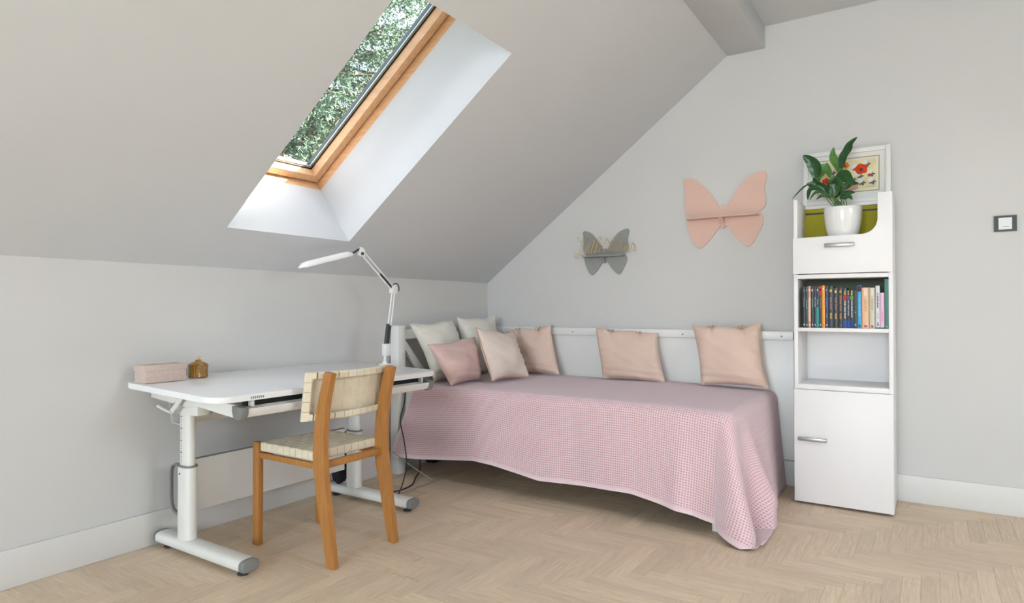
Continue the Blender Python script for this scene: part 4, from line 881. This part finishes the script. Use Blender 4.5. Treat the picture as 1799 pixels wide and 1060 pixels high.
def butterfly(cx, cz, s, m, label, sd):
    r = thing('butterfly_shelf', (cx, -.004, cz), label, 'shelf')
    o_ = spline(outline + outline[:1], 3)[:-1]
    MB().prism([(cx + a * s, cz + b * s) for a, b in o_], 1, -.011, -.001, .0015).build('backboard', m, r)
    MB().box(cx - .228 * s, cx + .222 * s, -sd, -.0112, cz - .006 * s - .006, cz - .006 * s + .002, .002).build('shelf_board', m, r)
    MB().prism([(-.0112, cz - .012 * s), (-sd * .75, cz - .012 * s), (-sd * .55, cz - .030 * s), (-.030, cz - .050 * s), (-.024, cz - .078 * s), (-.0112, cz - .080 * s)], 0, cx - .008, cx + .004, .0015).build('bracket', m, r)
    MB().lathe([(0, 0), (.007, 0), (.007, .010), (.004, .014), (0, .015)], (0, 0, 0), 14, M=Matrix.Translation((cx - .012, -sd * .72, cz - .020 * s - .006))).build('peg', m, r)
    MB().lathe([(0, 0), (.0035, 0), (.0035, .0012), (0, .0012)], (0, 0, 0), 10, M=Matrix.Translation((cx - .002, -.0235, cz - .066 * s)) @ Matrix.Rotation(PI / 2, 4, 'X')).build('screw', DGREY, r)
butterfly(1.88, 1.680, 1.0, mat('blush_painted_mdf', (224, 188, 172), .5, .35, var=.012), 'large blush pink butterfly-shaped wall shelf, empty', .095)
butterfly(1.043, 1.463, .685, mat('grey_painted_mdf', (152, 154, 150), .5, .35, var=.012), 'small grey butterfly-shaped wall shelf carrying a gold wire sign', .080)
strokes = {
 'L': [(0.855, 1.6), (0.859, 1.584), (0.874, 1.565), (0.89, 1.563), (0.911, 1.577), (0.922, 1.596), (0.916, 1.611), (0.903, 1.608), (0.89, 1.57), (0.874, 1.517), (0.861, 1.472), (0.85, 1.448), (0.833, 1.446), (0.826, 1.462), (0.835, 1.476), (0.857, 1.475), (0.876, 1.466), (0.902, 1.47), (0.911, 1.488), (0.926, 1.526)],
 'i': [(0.926, 1.526), (0.911, 1.493), (0.915, 1.479), (0.933, 1.49), (0.952, 1.565)], 't': [(0.952, 1.565), (0.935, 1.49), (0.942, 1.476), (0.958, 1.489), (0.988, 1.572)], 'bar': [(0.928, 1.541), (0.992, 1.551)],
 't2': [(0.988, 1.572), (0.958, 1.489), (0.966, 1.475), (0.984, 1.488), (1.026, 1.562)], 'l': [(1.026, 1.562), (1.037, 1.585), (1.03, 1.591), (1.017, 1.578), (0.996, 1.518), (0.988, 1.484), (0.996, 1.476), (1.017, 1.49)],
 'e': [(1.017, 1.49), (1.043, 1.512), (1.048, 1.523), (1.036, 1.527), (1.022, 1.501), (1.026, 1.48), (1.047, 1.485), (1.067, 1.478), (1.084, 1.498), (1.093, 1.501), (1.103, 1.488), (1.115, 1.482)],
 'star': [(1.043, 1.544), (1.068, 1.543), (1.082, 1.578), (1.099, 1.545), (1.125, 1.543), (1.135, 1.549)], 'star2': [(1.125, 1.543), (1.113, 1.527), (1.103, 1.509), (1.109, 1.489)],
 'S': [(1.178, 1.576), (1.172, 1.597), (1.158, 1.6), (1.138, 1.575), (1.133, 1.552), (1.158, 1.528), (1.17, 1.501), (1.162, 1.479), (1.137, 1.479), (1.117, 1.497)],
 't3': [(1.199, 1.566), (1.184, 1.501), (1.188, 1.478), (1.206, 1.485), (1.214, 1.495)], 'bar2': [(1.174, 1.535), (1.21, 1.539)],
 'a': [(1.244, 1.518), (1.226, 1.517), (1.214, 1.488), (1.224, 1.474), (1.24, 1.498), (1.246, 1.516), (1.239, 1.479), (1.248, 1.475), (1.262, 1.497)], 'r': [(1.262, 1.497), (1.272, 1.53), (1.282, 1.533), (1.279, 1.522), (1.293, 1.517), (1.284, 1.481), (1.291, 1.476), (1.301, 1.487)]}
BRASS = mat('brass_wire', (196, 164, 96), .35, .5, metal=.6)
ws = thing('wire_sign', (1.05, -.070, 1.465), 'gold wire script sign reading Little Star on the grey butterfly shelf', 'sign')
for k, v in strokes.items():
    P_ = [(a, -.070, b + .003) for a, b in v]; MB().tube(spline(P_, 5) if k not in ('bar', 'bar2', 'star') else P_, .0022, 6).build('wire_letter', BRASS, ws)
sw_ = thing('light_switch', (3.329, -.004, 1.527), 'white rocker light switch in a black frame on the wall', 'light switch')
sx0, sx1, sz0, sz1 = 3.281, 3.377, 1.487, 1.570
for a in ((sx0, 3.300, sz0, sz1), (3.357, sx1, sz0, sz1), (3.300, 3.357, sz0, 1.4975), (3.300, 3.357, 1.5595, sz1)): MB().box(a[0], a[1], -.010, 0, a[2], a[3]).build('cover_frame', mat('anthracite', (34, 44, 44), .4), sw_)
MB().box(3.3003, 3.3567, -.009, 0, 1.4978, 1.5592).build('insert', WHITE, sw_)
MB().prism([(-.0092, 1.5030), (-.0145, 1.5030), (-.0105, 1.5575), (-.0092, 1.5575)], 0, 3.3065, 3.3550).build('rocker', WHITE, sw_)
MB().box(3.318, 3.344, -.0152, -.0140, 1.5105, 1.5135).build('mark', GREYP, sw_)

# ------------------------------------------------------------------ cables, adapter, pouch, floor scratches
def cable(pts, r, m, label, name='power_cable'):
    p = spline(pts, 6); mb = MB().tube(p, r, 7); o = mb.build(name, m, loc=pts[-1]); tag(o, label, 'cable'); return o
AQ = at(752, 813, 2, 0); ax, ay = float(AQ[0]), float(AQ[1])
CABK = mat('black_cable', (30, 30, 32), .5); CAGR = mat('grey_cable', (150, 148, 142), .5)
cable([(.345, -1.455, .735), (.42, -1.440, .66), (.47, -1.485, .56), (.478, -1.53, .45), (.49, -1.515, .34), (.515, -1.52, .22), (.505, -1.53, .12), (.480, -1.555, .030), (.455, -1.60, .006), (.42, -1.655 + .09, .006)], .0036, CABK, 'black lamp cable hanging from the desk end down to the floor')
cable([(.36, -1.50, .006), (.345, -1.46, .006), (.36, -1.40, .006), (.34, -1.28, .006), (.26, -1.16, .006), (.16, -1.00, .02), (ax - .02, ay - .06, .055), (ax, ay - .03, .05), (ax, ay - .006, .034)], .0040, CABK, 'black cable running to the adapter under the daybed')
cable([(.035, -1.22, .17), (.11, -1.20, .16), (.20, -1.17, .10), (.33, -1.14, .03), (.39, -1.13, .005), (.40, -1.16, .005), (.40, -1.30, .005), (.41, -1.42, .005), (.37, -1.47, .005)], .0028, CAGR, 'thin grey cable looping over the floor beside the bed post')
ad = thing('power_adapter', (ax, ay + .04, 0), 'black power adapter block on the floor under the daybed', 'adapter')
MB().box(ax - .055, ax + .055, ay, ay + .085, 0, .060, .008).build('body', BLACK, ad); MB().box(ax - .03, ax + .03, ay - .004, ay - .0003, .02, .045, .001).build('socket', DGREY, ad)
pc = thing('cable_pouch', (.125, -1.66, .12), 'black cable pouch hanging behind the far desk leg', 'pouch')
mb = MB(); G = []
for k in range(7):
    z = .245 - .028 * k; wv = [.030, .052, .062, .066, .064, .056, .030][k]; dp = [.006, .014, .02, .022, .02, .016, .006][k]
    G.append([(.135 + dp * math.sin(2 * PI * q / 14), -1.66 + wv * math.cos(2 * PI * q / 14) * (1 + .05 * math.sin(3 * q + k)), z + .006 * math.sin(q + k)) for q in range(14)])
mb.grid(G, True); vl = list(mb.bm.verts); mb.bm.faces.new(vl[:14]); mb.bm.faces.new(vl[-14:]); mb.build('bag', mat('black_nylon', (24, 24, 30), .7), pc)
MB().tube(spline([(.135, -1.66, .243), (.150, -1.66, .34), (.176, -1.66, .375)], 5), .004, 6).build('strap', CABK, pc)

sc = at(715, 1005, 2, 0); mb = MB()
for k in range(9):
    a = .6 + .9 * math.sin(k * 2.3); L = .02 + .05 * ((k * 7) % 4) / 3; p = Vector((sc[0] + .06 * math.sin(k * 1.7), sc[1] + .09 * math.cos(k * 2.1), .0014))
    mb.tube([tuple(p), tuple(p + Vector((math.cos(a) * L * .5, math.sin(a) * L * .5, .0012))), tuple(p + Vector((math.cos(a + .2) * L, math.sin(a + .2) * L, 0)))], .0006, 5)
tag(mb.build('straw_bits', mat('dry_straw', (176, 140, 88), .8), loc=(float(sc[0]), float(sc[1]), .0008)), 'few thin brown straw bits scattered on the oak floor', 'debris', kind='stuff')
